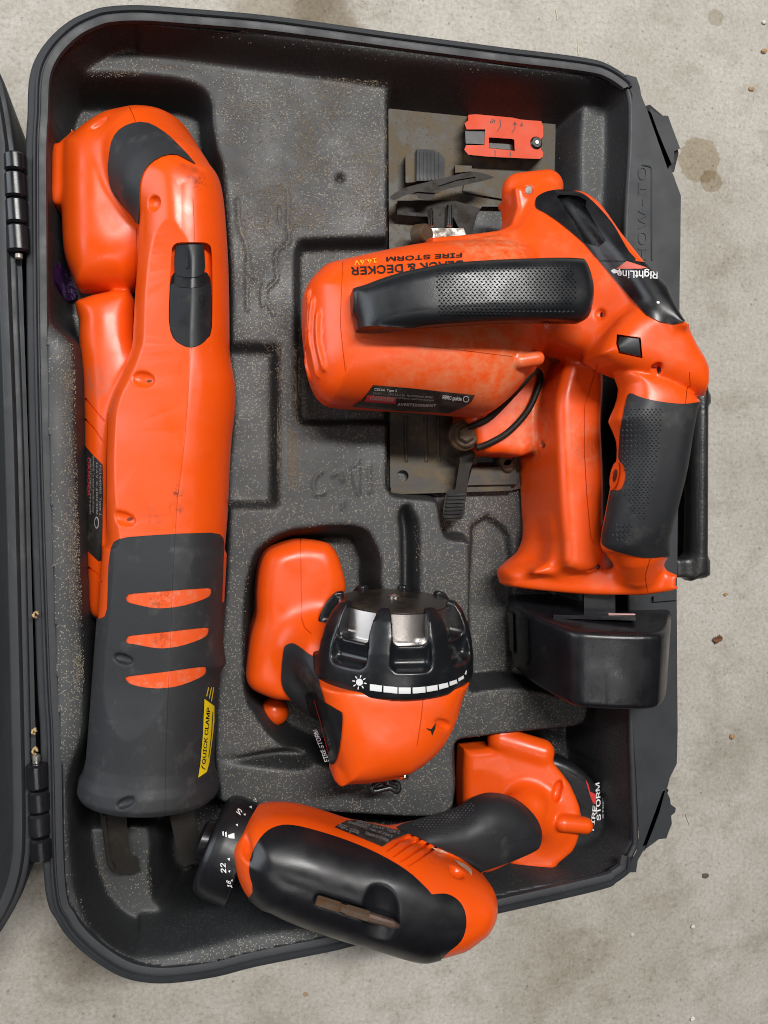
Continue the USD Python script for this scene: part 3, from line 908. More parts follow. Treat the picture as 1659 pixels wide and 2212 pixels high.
# lettering on the flange, raised a little
def flange_text(text, o, ex, ey):
    uv, f = text_uv(text, o, ex, ey)
    v = P(uv[:, 0], uv[:, 1], RIM - 0.0025 + 0.0006)
    top = trimesh.Trimesh(v, f, process=False)
    top.merge_vertices()
    return top


obj('raised_lettering', flange_text('HOW-TO', (1397, 565), (0, -206), (-18, 0)), M['case_clean'], case, smooth=False)
fr = curve(t9(2, 0, '905,1690 903,1400 903,1120 895,1085 870,1075 840,1072'), 3, False)
pts = P(fr[:, 0], fr[:, 1], RIM - 0.0024)
obj('raised_frame', tube_path(pts, 0.0006, 6), M['case_clean'], case, smooth=40)

# hinges: knuckles round a pin on the left
def knuckle(u, v0, v1, r, z):
    a, b = P(u[0], v0 + 1, z), P(u[1], v1 - 1, z)
    return rod(a, b, r, sections=28)


for (u, v0, v1) in [((33, 34), 332, 373), ((34, 36), 374, 430), ((36, 38), 431, 486), ((39, 41), 487, 547), ((80, 81), 1648, 1704), ((85, 86), 1706, 1753), ((85, 87), 1755, 1805), ((89, 91), 1808, 1858)]:
    obj('hinge_knuckle', knuckle(u, v0, v1, 0.0062, RIM - 0.001), M['black'], case, smooth=35)
for (u, v0, v1) in [(41, 547, 560), (79, 1630, 1650)]:
    obj('hinge_pin', rod(P(u, v0, RIM - 0.001), P(u, v1, RIM - 0.001), 0.0022), M['steel'], case)
# flanges that carry the hinges, seen as strips in the gap
for px in ([(30, 562), (47, 562), (62, 1000), (78, 1640), (64, 1640), (48, 1000)],):
    obj('hinge_strip', prism(px, 0.066, 0.078), M['case_clean'], case)

# latch tabs
obj('latch_slot', prism([(1390, 230), (1404, 226), (1446, 262), (1466, 330), (1456, 372), (1434, 372)], .050, .062), M['black'], case)
obj('latch_slot', prism([(1436, 1700), (1444, 1706), (1420, 1790), (1392, 1838), (1376, 1836)], .050, .062), M['black'], case)
for px in (t9(2, 0, '890,700 965,752 985,748 1012,750 1040,830 1090,962 1052,980 1050,1050 1034,1062 990,960 945,850 905,740'), t9(2, 2, '995,690 1022,745 1030,790 1062,812 1056,842 1032,862 1036,915 1018,960 1000,1010 952,1014 915,1042 862,1080 915,950 955,840')):
    sl = prism(px, 0.064, 0.0800)
    obj('latch_tab', sl, M['case_clean'], case, label='broken plastic latch tab')
# carrying handle
Hb = Body(np.append(P(1395, 1290, 0.03)[:2], 0.03), np.append(P(1560, 800, 0.03)[:2], 0.10), 0.0013)
Hb.slab([(1487, 835), (1510, 824), (1524, 828), (1530, 850), (1530, 1000), (1529, 1210), (1524, 1244), (1500, 1250), (1478, 1246), (1478, 1100), (1480, 900)], .012, .012, .010, z=.064, n=3)
Hb.slab([(1440, 1200), (1500, 1196), (1524, 1205), (1522, 1245), (1470, 1254), (1440, 1250)], .010, .010, .003, z=.060, n=1)
Hb.slab([(1440, 850), (1500, 846), (1524, 852), (1522, 880), (1470, 882), (1440, 878)], .010, .010, .003, z=.060, n=1)
M['handle'] = plastic('handle_plastic', (0.018, 0.018, 0.019), 0.36, 0.5, 0.6, 420, (0.09, 0.08, 0.07), 0.4, 60, 0.55, 0.2)
obj('carry_handle', Hb.solid(), M['handle'], case)
obj('handle_backing', prism([(1455, 900), (1486, 900), (1486, 1215), (1455, 1215)], 0.040, 0.046), M['case_clean'], case)
# small square catch on the flange below the saw
obj('flange_catch', prism([(1412, 1287), (1462, 1283), (1462, 1296), (1412, 1300)], 0.080, 0.0855), M['case_clean'], case)

# the lid, opened flat beside the tray
L_px = np.array([(29, 330), (17, 250), (0, 160), (-40, 70), (-120, 0), (-220, -30)], float)
lid_edge = np.array([(31, 560), (28, 340), (24, 290), (14, 225), (0, 165), (-25, 110), (-70, 55), (-130, 15), (-210, -10), (-700, -60), (-1050, -90), (-1050, 2330), (-600, 2260), (-200, 2210), (-110, 2160), (-55, 2100), (-15, 2040), (25, 1975),
                     (48, 1920), (60, 1865), (64, 1800), (62, 1640), (52, 1200), (44, 900)], float)
wl = P(lid_edge[:, 0], lid_edge[:, 1], RIM)[:, :2]
wl[:, 0] = np.maximum(wl[:, 0], -0.46)
lx = np.concatenate([np.arange(-0.48, -0.20, 0.004), np.arange(-0.20, wl[:, 0].max() + 0.02, 0.0014)])
ly = np.arange(wl[:, 1].min() - 0.02, wl[:, 1].max() + 0.02, 0.0016)
LX, LY = np.meshgrid(lx, ly, indexing='ij')
dl = sd_poly(curve(wl, 2), LX, LY)
LZ = np.full(dl.shape, RIM)
LZ = np.where(dl < -0.0085, np.maximum(0.02, RIM - 2.6 * (-dl - 0.0085)), LZ)
LZ = ndimage.gaussian_filter(LZ, 0.8)
lid = obj('lid', height_mesh(lx, ly, LZ, dl < -.0065), M['case'], case, smooth=True)
obj('lid_rim', sweep_rim(wl, [(.004, 0.0), (.0, .068), (.0, .0795), (.0008, .0806), (.0030, .0808), (.0034, .0838), (.0042, .0850), (.0080, .0852), (.0094, .0845), (.0100, .0800)], 3), M['case_clean'], case, smooth=45)
# ------------------------------------------------------------------ shared cutting helpers
class Shell:
    """The meshed solid with a slightly grown and a slightly sunk twin, to set panels proud and cut grooves."""
    def __init__(self, body, proud=0.0006, sunk=0.0011):
        self.b = body
        self.base = body.solid(0)
        self.grown = body.solid(proud)
        self.sunk = body.solid(-sunk)
        self.proud = proud

    def groove(self, solid, lines, w=1.6, z0=0.0, z1=0.3):
        for ln in lines:
            solid = solid - (prism(strip(ln, w), z0, z1) - self.sunk)
        return solid

    def panel(self, uv, n=1, grown=True, z0=0.0, z1=0.3):
        return (self.grown if grown else self.base) ^ prism(uv, z0, z1, n)


def dimple(body, uv, r_u, r_v, depth=0.0022, ang=0.0, k=0.0008):
    """A moulded screw recess: an oval hollow sunk in the surface."""
    p, n = body.hit([uv])
    a = math.radians(ang)
    t = np.array([math.cos(a), math.sin(a), 0])
    t = t - n[0] * (t @ n[0])
    t /= np.linalg.norm(t)
    sc = 0.000285
    body.ellipsoid(p[0], [t, np.cross(n[0], t), n[0]], [r_u * sc, r_v * sc, depth], k, '-')


# ------------------------------------------------------------------ reciprocating saw
M['screw_dark'] = flat('screw_well_dirt', (0.16, 0.030, 0.010), 0.7)


def reciprocating_saw():
    B = Body(np.append(P(90, 1830, 0.03)[:2], 0.012), np.append(P(530, 215, 0.03)[:2], 0.135), 0.0012)
    right = np.vstack([t9(0, 0, '1280,1050 1380,1105 1425,1180 1450,1300 1468,1500 1483,1800 1488,2212'), t9(0, 1, '1495,120 1523,280 1523,450 1500,650 1488,850 1474,1150 1458,1330 1450,1500 1440,1700 1420,1900 1405,2150')])
    left = np.vstack([t9(0, 0, '1150,1003 1050,1012 955,1080 905,1180 900,1400 890,1700 870,1950 858,2212'), t9(0, 1, '842,80 795,220 745,330 712,450 697,600 687,800 685,1000 690,1100 700,1400 700,1750 700,2150')])
    op = np.vstack([right, left[::-1]])
    zc = np.interp(op[:, 1], [340, 520, 800, 1000], [.089, .088, .080, .077])
    B.slab(np.column_stack([op, zc]), .036, .036, .0355, n=3)
    flank = np.vstack([t9(0, 0, '505,1950 515,2100'), t9(0, 1, '512,0 540,300 548,600 548,900 560,1350 568,1500 575,1700 600,1775 645,1800 720,1790 900,1700 1000,1200 1000,400 900,0'), t9(0, 0, '860,1900')])
    B.slab(flank, .024, .024, .016, z=.049, n=3, k=.007)
    lobe = t9(0, 0, '840,695 700,713 600,762 500,835 430,905 400,960 395,1100 398,1350 405,1500 415,1620 440,1720 480,1820 510,1890 600,1905 760,1905 880,1890 1100,1700 1300,1400 1320,1150 1290,1060 1230,990 1165,915 1090,820 1000,742 910,702')
    B.slab(lobe, .028, .026, .024, z=.047, n=3, k=.006)
    seat = t9(0, 0, '480,860 390,922 348,955 330,1005 328,1150 330,1280 352,1350 382,1400 450,1400 520,1300 520,950')
    B.slab(seat, .017, .020, .006, z=.044, n=3, k=.003)
    B.capsule(P(362, 400, .083), P(322, 350, .058), .0285, .032, .006)
    a, e = P(358, 1190, .0765), P(322, 1712, .0760)
    L = np.linalg.norm(e - a)
    B.turned((a + e) / 2, e - a, [(-L / 2, .0365), (L / 2 - .022, .0372), (L / 2 - .014, .0385), (L / 2 - .010, .0405), (L / 2 - .003, .0412), (L / 2, .0395)], .004)
    # the shell halves meet in a low ridge along the top
    sm = np.column_stack([np.interp(np.arange(400, 1650, 20), [430, 520, 750, 900, 1000, 1150, 1300, 1475, 1690], [417, 419, 413, 405, 395, 378, 372, 364, 358]), np.arange(400, 1650, 20)])
    rp, _ = B.hit(sm)
    o_ = np.argsort(rp[:, 1])
    rp = rp[o_]
    rp[:, 2] = ndimage.gaussian_filter1d(rp[:, 2], 2)

    def roof(X, Y, Z):
        xr, zr = np.interp(Y, rp[:, 1], rp[:, 0]), np.interp(Y, rp[:, 1], rp[:, 2])
        fade = .007 * (1 - smooth_step(np.minimum(Y - rp[0, 1], rp[-1, 1] - Y) / .045))
        return np.maximum((Z - zr) * .95 - (X - xr) * .30, (Z - zr) * .96 + (X - xr) * .27) - .0002 - fade
    s_, (X_, Y_, Z_) = B._box([rp[:, 0].min() - .042, rp[0, 1], .088], [rp[:, 0].max() + .042, rp[-1, 1], .14], 0)
    B.F[s_] = np.maximum(B.F[s_], roof(X_, Y_, Z_).astype(np.float32))
    # screw recesses
    for uv, a_, b_, g in [(t9(0, 1, '930,245')[0], 24, 15, -12), (t9(0, 1, '800,1148')[0], 27, 13, -18), (t9(0, 0, '995,1315')[0], 17, 14, 0), (t9(0, 0, '640,800')[0], 24, 9, 28), (t9(0, 1, '800,2058')[0], 23, 12, -15), (t9(0, 2, '815,778')[0], 22, 12, 22)]:
        dimple(B, uv, a_, b_, 0.0030, g)
    # the slot of the switch
    S = Shell(B, 0.0007, 0.0011)
    deep = B.solid(-0.0052)
    slot = np.vstack([t9(0, 0, '1112,1640 1118,1600 1140,1578 1180,1570 1310,1570 1345,1578 1366,1600 1372,1650 1376,1760 1374,2120'), t9(0, 1, '1345,-20 1300,22 1235,42 1170,20 1120,-25'), t9(0, 0, '1094,2080 1100,1840')])
    boot = np.vstack([t9(0, 1, '718,1340 735,1302 770,1281 830,1268 1000,1255 1200,1244 1370,1240 1425,1250 1448,1275 1455,1315 1447,1500 1440,1690 1520,1700 1700,1800 1700,4000 400,4000 430,1740 560,1715 588,1762 640,1800 678,1782 693,1735 698,1600 702,1450')])
    grip = t9(0, 0, '700,1050 720,920 770,840 860,795 960,795 1060,850 1140,920 1265,1058 1150,1000 1050,1010 960,1070 915,1150 903,1250 895,1452 850,1400 780,1320 720,1230 700,1130')
    Pb, Pg, Ps = prism(boot, 0, .3), prism(grip, 0, .3, 2), prism(slot, .06, .3, 2)
    seam1 = t9(0, 0, '1250,1290 1258,1450 1258,1568')
    seam2 = np.vstack([t9(0, 1, '1240,45 1225,250 1200,620 1172,850 1152,1000 1135,1250 1122,1500 1113,1700 1104,2000 1092,2212'), t9(0, 2, '1085,200 1075,450 1070,700 1070,900')])
    seam0 = t9(0, 0, '840,695 860,740 880,790')
    vents = [t9(0, 1, '555,372 600,430 675,515'), t9(0, 1, '555,505 610,570 672,655'), t9(0, 1, '575,1465 620,1500 658,1560')]
    edge = [t9(0, 1, '700,470 690,800 688,1050 694,1250'), t9(0, 0, '885,1480 880,1800 868,2000 858,2212')]
    root = thing('reciprocating_saw', 'long orange reciprocating saw with dark rubber nose and yellow sticker beside the hinges', 'power saw', loc=tuple(P(330, 1000, .04)))
    DK, RD = (0.035, 0.012, 0.006), (0.28, 0.045, 0.02)
    hp_ = lambda u, v: B.hit([(u, v)])[0][0]
    M['orange_scuffed'] = plastic('orange_scuffed_plastic', (0.80, 0.083, 0.004), 0.32, 0.5, 0.06, 1400, (0.30, 0.035, 0.008), 0.30, 34, 0.60, 0.06,
                                  spots=[(hp_(424, 385), .009, DK, .5, 260), (hp_(405, 372), .012, RD, .6, 150), (hp_(378, 1100), .006, DK, .45, 240), (hp_(383, 1062), .005, DK, .7, 300), (hp_(210, 830), .016, (0.35, 0.12, 0.08), .6, 120), (hp_(240, 875), .012, (0.30, 0.14, 0.11), .6, 160), (hp_(330, 1118), .010, RD, .4, 220)])
    hous = S.groove(S.base, [seam1, seam2, seam0], 1.3)
    hous = S.groove(hous, vents, 4.0)
    hous = S.groove(hous, edge, 1.6)
    hous = hous - Pb - Pg - (Ps - deep)
    hs_ = obj('housing', hous, M['orange_scuffed'], root, body=B)
    M['boot_orange'] = plastic('boot_stripe_plastic', (0.80, 0.10, 0.02), 0.34, 0.5, 0.06, 1400, (0.62, 0.30, 0.20), 0.5, 160, 0.50, 0.05, spots=[(hp_(345, 1290), .009, DK, .45, 330), (hp_(348, 1382), .007, DK, .35, 330)])
    bands = [t9(0, 1, '818,1665 830,1645 860,1634 1100,1615 1340,1598 1367,1610 1364,1640 1330,1667 1200,1710 1080,1728 980,1726 870,1702 830,1690'), t9(0, 1, '818,1940 830,1915 860,1905 1100,1880 1330,1854 1350,1866 1347,1895 1310,1926 1200,1966 1100,1986 1000,1987 870,1962 830,1957'),
             t9(0, 1, '817,2190 835,2170 1080,2140 1310,2108 1334,2120 1332,2150 1290,2182 1180,2226 1080,2246 960,2246 860,2226 830,2208')]
    bp = [prism(b, .05, .3, 2) for b in bands]
    bt = S.grown ^ Pb
    for b in bp:
        bt = bt - b
    # the boot's own seam
    bt = bt - (prism(strip(seam2, 1.3), .05, .3) - S.base)
    boot_ = obj('rubber_boot', bt, M['rubber_wear'], root, label='dark rubber nose boot with three orange slots', body=B)
    for b in bp:
        st_ = (S.base ^ b) - (prism(strip(seam2, 1.2), .05, .3) - S.sunk)
        obj('boot_stripe', st_, M['boot_orange'], boot_, body=B)
    obj('handle_grip', S.grown ^ Pg, M['rubber_wear'], root, body=B)
    # switch: slider below, lock button above, in the slot
    low = np.vstack([t9(0, 0, '1103,1845 1160,1862 1235,1868 1310,1858 1366,1838 1371,2120'), t9(0, 1, '1342,-20 1298,20 1235,39 1172,18 1124,-25'), t9(0, 0, '1098,2080')])
    slope = t9(0, 0, '1103,1842 1112,1790 1130,1765 1340,1765 1362,1800 1366,1836 1310,1856 1235,1866 1160,1860')
    up = t9(0, 0, '1130,1660 1140,1605 1165,1585 1300,1582 1322,1605 1328,1690 1325,1760 1290,1790 1230,1798 1165,1790 1132,1760')
    sw_ = obj('switch_slider', B.solid(-0.0004) ^ prism(low, .05, .3, 2), M['switch'], root, body=B)
    lvl = B.solid(-0.0026)
    obj('switch_ramp', lvl ^ prism(slope, .05, .3), M['black'], root, body=B)
    lb_ = obj('lock_button', B.solid(-0.0018) ^ prism(up, .05, .3, 2), M['switch'], root, body=B)
    obj('button_rib', B.solid(-0.0006) ^ prism(t9(0, 0, '1203,1610 1217,1610 1218,1735 1204,1735'), .05, .3), M['black'], lb_)
    for txt, x in (('8', 1150), ('9', 1280)):
        obj('moulded_mark', drape_text(B, txt, np.array([x / 3, 2000 / 3]), (17, 0), (0, -30), 0.0001, level=-0.0004), M['black'], sw_, smooth=False)
    for a_, ru, rv, g in [('968,258', 6, 3, -12), ('842,1152', 7, 3.5, -18)]:
        obj('screw_hole', drape(B, ring(t9(0, 1, a_)[0], ru, rv, g), .0003, 3), M['screw_dark'], hs_, smooth=False)
    # rating label on the flank
    lab = t9(0, 1, '548,668 600,730 668,802 671,1000 667,1200 661,1422 640,1424 600,1385 562,1345 553,1150 549,900')
    rl_ = obj('rating_label', drape(B, lab, 0.0004), M['label'], root, smooth=True)
    for k, (txt, x, y0, y1, h) in enumerate([('FS1440RS  Type 1', 650, 1130, 800, 12), ('14.4 V  0-2000 SPM', 628, 1120, 780, 10), ('WARNING: To reduce the risk of injury', 606, 1110, 740, 9), ('AVERTISSEMENT: lire le guide', 588, 1120, 760, 9)]):
        obj('label_text', drape_text(B, txt, (x / 3, y1 / 3 + 737.3), (0, (y0 - y1) / 3), (h / 3, 0), 0.0007), M['grey_print'], rl_, smooth=False)
    obj('label_text', drape_text(B, 'DANGER', (575 / 3, 750 / 3 + 737.3), (0, 250 / 3), (12 / 3, 0), 0.0007, True), M['red'], rl_, smooth=False)
    obj('label_mark', drape(B, ring((631 / 3, 1175 / 3 + 737.3), 5, 13), 0.0007, 3), M['grey_print'], rl_, smooth=False)
    obj('label_mark', drape(B, ring((631 / 3, 1175 / 3 + 737.3), 3.4, 10), 0.0009, 3), M['label'], rl_, smooth=False)
    # scuffs on the nose of the grip
    # sticker
    stk = t9(0, 2, '1316,103 1378,150 1378,250 1370,330 1345,520 1330,578 1276,615 1290,520 1305,350 1312,200')
    sk_ = obj('sticker', drape(B, stk, 0.0011), M['yellow'], root, smooth=True)
    obj('sticker_text', drape_text(B, 'QUICK CLAMP', t9(0, 2, '1318,530')[0], t9(0, 2, '1350,160')[0] - t9(0, 2, '1318,530')[0], (-7, -1), 0.0014, True), M['black_print'], sk_, smooth=False)
    obj('sticker_line', drape(B, strip(t9(0, 2, '1340,480 1358,330 1366,190'), 1.6), 0.0014), M['black_print'], sk_, smooth=False)
    obj('sticker_hook', drape(B, strip(t9(0, 2, '1316,560 1300,548 1296,535'), 2.2), 0.0014), M['black_print'], sk_, smooth=False)
    for a_ in ('1330,85 1342,30', '1346,100 1360,30', '1360,118 1374,30'):
        obj('sticker_line', drape(B, strip(t9(0, 2, a_), 1.6), 0.0011), M['yellow'], sk_, smooth=False)
    # dirt in the seam and scuffs
    # shoe prongs under the nose
    pr1 = np.array(t9(0, 2, '640,800 690,1155 708,1205 735,1232 770,1242 870,1240 912,1218 896,1150 888,1126 852,1118 840,1080 822,900 815,800'))
    pr_ = obj('shoe_prong', prism(pr1, .050, .062), M['dark_metal'], root, smooth=30)
    pr2 = np.array(t9(0, 2, '1090,800 1105,890 1160,1150 1190,1194 1292,1160 1318,1120 1310,1060 1255,830'))
    obj('shoe_prong', prism(pr2, .048, .062), M['dark_metal'], root, smooth=30)
    obj('prong_lip', prism(t9(0, 2, '660,860 695,1150 712,1200 735,1225 748,1215 715,1150 685,860'), .0622, .0650), M['dark_metal'], pr_, smooth=30)
    return B


BRS = reciprocating_saw()
# ------------------------------------------------------------------ circular saw
def studs(body, area, du, dv, w, l, h, level=0.0, ang=(35, -35), jitter=0.0):
    """Small raised lozenges of a grip pattern, set on the surface inside an outline."""
    g = Polygon(area)
    u0, v0, u1, v1 = g.bounds
    from shapely.geometry import Point
    pts, an = [], []
    for r, v in enumerate(np.arange(v0, v1, dv)):
        for c, u in enumerate(np.arange(u0 + (r % 2) * du / 2, u1, du)):
            if g.contains(Point(u, v)):
                pts.append((u, v)); an.append(ang[r % 2])
    p, n = body.hit(np.array(pts), level)
    V, F = [], []
    for q, m, a in zip(p, n, an):
        a = math.radians(a)
        t = np.array([math.cos(a), math.sin(a), 0]); t = t - m * (t @ m); t /= np.linalg.norm(t)
        b = np.cross(m, t)
        k = len(V)
        V += [q - t * l - m * 2e-4, q + b * w - m * 2e-4, q + t * l - m * 2e-4, q - b * w - m * 2e-4, q - t * l * .35 + m * h, q + t * l * .35 + m * h]
        F += [[k, k + 4, k + 1], [k + 1, k + 4, k + 5], [k + 1, k + 5, k + 2], [k + 2, k + 5, k + 3], [k + 3, k + 5, k + 4], [k + 3, k + 4, k]]
    m = trimesh.Trimesh(np.array(V), np.array(F), process=False)
    m.fix_normals() if False else None
    c = m.triangles_center
    if np.mean(np.einsum('ij,ij->i', m.face_normals, np.repeat(n, 6, 0))) < 0:
        m.invert()
    return m


def circular_saw():
    B = Body(np.append(P(640, 1310, 0.04)[:2] , 0.028), np.append(P(1560, 380, 0.10)[:2] + [0.0, 0.01], 0.195), 0.0013)
    motor = [(655, 640), (653, 700), (656, 760), (664, 815), (680, 855), (698, 874), (720, 882), (786, 887), (886, 892), (1000, 901), (1040, 900), (1075, 880), (1108, 852), (1152, 806), (1170, 760), (1180, 680), (1160, 560), (1100, 520), (1000, 520), (920, 524),
             (850, 536), (760, 556), (706, 571), (684, 590), (666, 612)]
    B.slab(np.array(motor, float), .046, .040, .038, z=.092, n=3)
    top = [(1085, 417, .085), (1080, 442, .085), (1091, 463, .088), (1081, 496, .09), (1060, 506, .09), (930, 514, .09), (902, 533, .09), (930, 600, .10), (1030, 720, .10), (1150, 770, .108), (1240, 785, .125), (1330, 790, .140), (1400, 760, .148),
           (1440, 700, .152), (1440, 632, .149), (1410, 590, .144), (1376, 545, .138), (1345, 503, .131), (1310, 452, .120), (1275, 420, .112), (1240, 408, .106), (1204, 405, .10), (1185, 396, .094), (1143, 395, .090), (1125, 401, .086)]
    B.slab(top, .016, .034, .011, n=2, k=.005)
    # spine that carries the visor and the panel: a raised ridge along the top
    B.slab([(1190, 425, .105), (1180, 450, .107), (1240, 530, .125), (1310, 620, .143), (1360, 690, .153), (1430, 730, .158), (1480, 720, .160), (1470, 690, .158), (1420, 610, .149), (1345, 508, .134), (1290, 440, .120), (1240, 412, .111)], .014, .02, .008, n=2, k=.005)
    B.slab([(1262, 770), (1285, 800), (1335, 822), (1400, 845), (1440, 858), (1500, 869), (1512, 860), (1524, 840), (1531, 805), (1524, 775), (1502, 738), (1470, 688), (1400, 650), (1320, 690)], .020, .026, .014, z=.146, n=3, k=.005)
    lowb = [(1230, 765), (1205, 830), (1196, 880), (1198, 937), (1203, 1037), (1208, 1120), (1214, 1170), (1222, 1225), (1290, 1225), (1298, 1100), (1297, 1000), (1293, 910), (1298, 840), (1295, 790), (1280, 770)]
    B.slab(np.array(lowb, float), .008, .070, .007, z=.104, n=3, k=.004, fit=False)
    B.slab([(1000, 880), (1110, 800), (1200, 770), (1210, 860), (1196, 940), (1165, 965), (1120, 986), (1104, 986), (1070, 982), (1032, 979), (1012, 940)], .014, .03, .006, z=.062, n=2, k=.004, fit=False)
    grip = [(1330, 800, .146), (1335, 837, .146), (1328, 871, .146), (1314, 905, .146), (1320, 927, .146), (1332, 954, .146), (1333, 987, .145), (1326, 1020, .144), (1318, 1060, .142), (1306, 1124, .138), (1299, 1164, .134), (1306, 1195, .130), (1360, 1215, .128), (1430, 1210, .128), (1440, 1180, .131), (1449, 1147, .134),
            (1466, 1084, .139), (1483, 1014, .143), (1494, 954, .146), (1503, 897, .147), (1508, 860, .147), (1450, 820, .147), (1390, 800, .146)]
    B.slab(grip, .018, .018, .0165, n=2, k=.0015)
    # battery socket flange at the rear
    c0, c1 = P(1092, 1243, .058), P(1452, 1262, .132)
    a1 = (c1 - c0) / np.linalg.norm(c1 - c0)
    s = np.array([0.04, -1, 0.0]); s -= a1 * (s @ a1); s /= np.linalg.norm(s)
    fl = [(1084, 1238, .064), (1087, 1256, .064), (1100, 1267, .066), (1180, 1277, .080), (1270, 1285, .096), (1365, 1286, .112), (1450, 1279, .126), (1462, 1262, .127), (1455, 1243, .126), (1430, 1230, .122), (1300, 1226, .100), (1200, 1222, .082), (1130, 1222, .070), (1102, 1226, .066)]
    B.slab(fl, .010, .018, .0048, n=3, k=.003)
    B.slab([(1196, 1120), (1300, 1120), (1310, 1240), (1150, 1240), (1180, 1215), (1198, 1170)], .006, .045, .006, z=.090, n=2, k=.008, fit=False)
    B.slab([(1165, 1140), (1205, 1140), (1205, 1242), (1094, 1242), (1104, 1224), (1120, 1205), (1140, 1175)], .010, .014, .010, z=.058, n=2, k=.014, fit=False)
    B.capsule(P(1262, 1185, .092), P(1262, 1222, .088), .015, .014, .007)
    B.capsule(P(1376, 1185, .126), P(1380, 1224, .118), .0175, .0150, .006)
    B.slab([(1085, 417), (1091, 463), (1080, 497), (1060, 507), (923, 516), (905, 535), (950, 560), (1150, 560), (1230, 530), (1215, 440), (1190, 408), (1143, 400), (1120, 404)], .012, .02, .003, z=.092, n=1, k=.003)
    # pegs, ear, ribs
    B.capsule(P(1122, 780, .130), P(1160, 774, .130), .0046, .0046, .002)
    B.capsule(P(1050, 530, .108), P(1076, 526, .108), .0042, .0042, .003)
    B.capsule(P(1120, 412, .088), P(1180, 405, .096), .011, .011, .004)
    ribs = [np.vstack([t9(1, 0, '350,1890 326,2050 318,2200'), t9(1, 1, '320,60 333,140 358,245')]), np.vstack([t9(1, 0, '372,1945 360,2060 358,2200'), t9(1, 1, '372,70 402,220')]), np.vstack([t9(1, 0, '407,2025 402,2120'), t9(1, 1, '406,0 420,80 445,178')])]
    for rb in ribs:
        p, n = B.hit(curve(rb, 6, False))
        for a, b in zip(p[:-1], p[1:]):
            B.capsule(a, b, .0017, .0017, .0012)
    for uv, a_, b_, g, d in [((1296, 678), 11, 12, 0, .003), ((1419, 797), 12, 13, 0, .006), ((1170, 961), 10, 10, 0, .003), ((1285, 1230), 20, 8, 20, .004), ((1142, 411), 11, 14, 0, .003)]:
        p, n = B.hit([uv])
        dimple(B, uv, a_, b_, d, g)
    TN = (0.62, 0.30, 0.15)
    hq = lambda u, v: B.hit([(u, v)])[0][0]
    M['orange_dusty'] = plastic('orange_dusty_plastic', (0.80, 0.080, 0.005), 0.35, 0.5, 0.08, 1100, (0.55, 0.16, 0.06), 0.35, 60, 0.54, 0.06,
                                spots=[(hq(1060, 760), .050, TN, .5, 120), (hq(1090, 860), .038, TN, .5, 150), (hq(1060, 528), .034, TN, .6, 170), (hq(900, 830), .036, TN, .35, 140), (hq(1150, 920), .030, TN, .55, 160), (hq(1265, 960), .022, TN, .35, 200)])
    S = Shell(B, .0007, .0012)
    deep = B.solid(-.006)
    root = thing('circular_saw', 'dusty orange circular saw with black bail handle and rear rubber grip beside the latch flange', 'power saw', loc=tuple(P(1100, 760, .05)))
    cap_px = [(600, 520), (742, 520), (737, 600), (733, 680), (735, 740), (742, 800), (720, 860), (735, 920), (600, 920)]
    cap_px = [(600, 500), (748, 500), (742, 560), (738, 640), (736, 700), (742, 760), (747, 800), (735, 850), (727, 930), (600, 930)]
    Pc = prism(cap_px, 0, .3)
    visor = t9(2, 0, '150,1312 165,1272 230,1238 330,1226 430,1242 500,1282 590,1372 660,1460 712,1550 760,1630 800,1688 650,1700 560,1682 470,1580 330,1460 220,1382 160,1350')
    panel = t9(2, 0, '560,1684 800,1690 890,1702 960,1790 1060,1920 1130,2012 1140,2050 1115,2085 1050,2100 960,2085 870,2040 760,1920 650,1790')
    grip_px = t9(2, 1, '760,336 735,400 720,470 700,580 690,700 690,765 722,805 737,870 717,940 690,965 645,962 630,1000 600,1160 578,1280 598,1330 700,1370 850,1402 975,1396 1100,1380 1200,1200 1260,1000 1300,900 1330,660 1330,470 1330,420 1260,385 1200,395 1100,404 950,388 830,360')
    Pv, Pp, Pgr = prism(visor, .05, .3, 3), prism(panel, .05, .3), prism(grip_px, .085, .3, 3)
    lock = np.array([(1333, 722), (1384, 729), (1388, 774), (1337, 763), (1331, 742)], float)
    Pl = prism(lock, .05, .3)
    seams = [t9(2, 1, '555,150 520,260 468,430 468,700 485,1000 510,1270 530,1310'), t9(2, 1, '1150,200 1155,290 1135,300 1125,400'), t9(2, 1, '895,1410 862,1520 880,1640'), [(1096, 870), (1120, 940), (1040, 978)], [(780, 728), (900, 745), (1105, 770)]]
    body = S.base - Pv - Pp - Pgr - (Pl - deep) - (prism(strip([(747, 500), (741, 560), (737, 640), (735, 700), (741, 760), (746, 800)], 1.4), 0, .3) - S.sunk)
    body = S.groove(body, seams[:3] + seams[4:], 1.3, .05)
    ho_ = obj('housing', body - Pc, M['orange_dusty'], root, body=B)
    mc_ = obj('motor_cap', body ^ Pc, M['orange_gloss'], root, body=B)
    win = t9(2, 0, '290,1275 320,1255 370,1252 440,1275 482,1300 475,1335 560,1480 612,1560 560,1600 470,1575 400,1440')
    Pw = prism(win, .05, .3)
    vd = B.solid(-.0030)
    sv_ = obj('sight_visor', (S.grown ^ Pv) - (Pw - vd), M['black_gloss'], root, label='dark smoked sight visor at the front', body=B)
    M['visor_window'] = plastic('visor_window', (0.11, 0.09, 0.066), 0.28, 0.5, 0, 900, (0.20, 0.16, 0.11), 0.9, 60, 0.42, 0.25)
    obj('visor_window', vd ^ Pw, M['visor_window'], sv_, body=B)
    sp_ = obj('sight_panel', S.grown ^ Pp, M['black_gloss'], root, body=B)
    obj('panel_triangle', drape(B, t9(2, 0, '682,1742 745,1696 872,1742 830,1748'), .0010), M['red_light'], sp_, smooth=False)
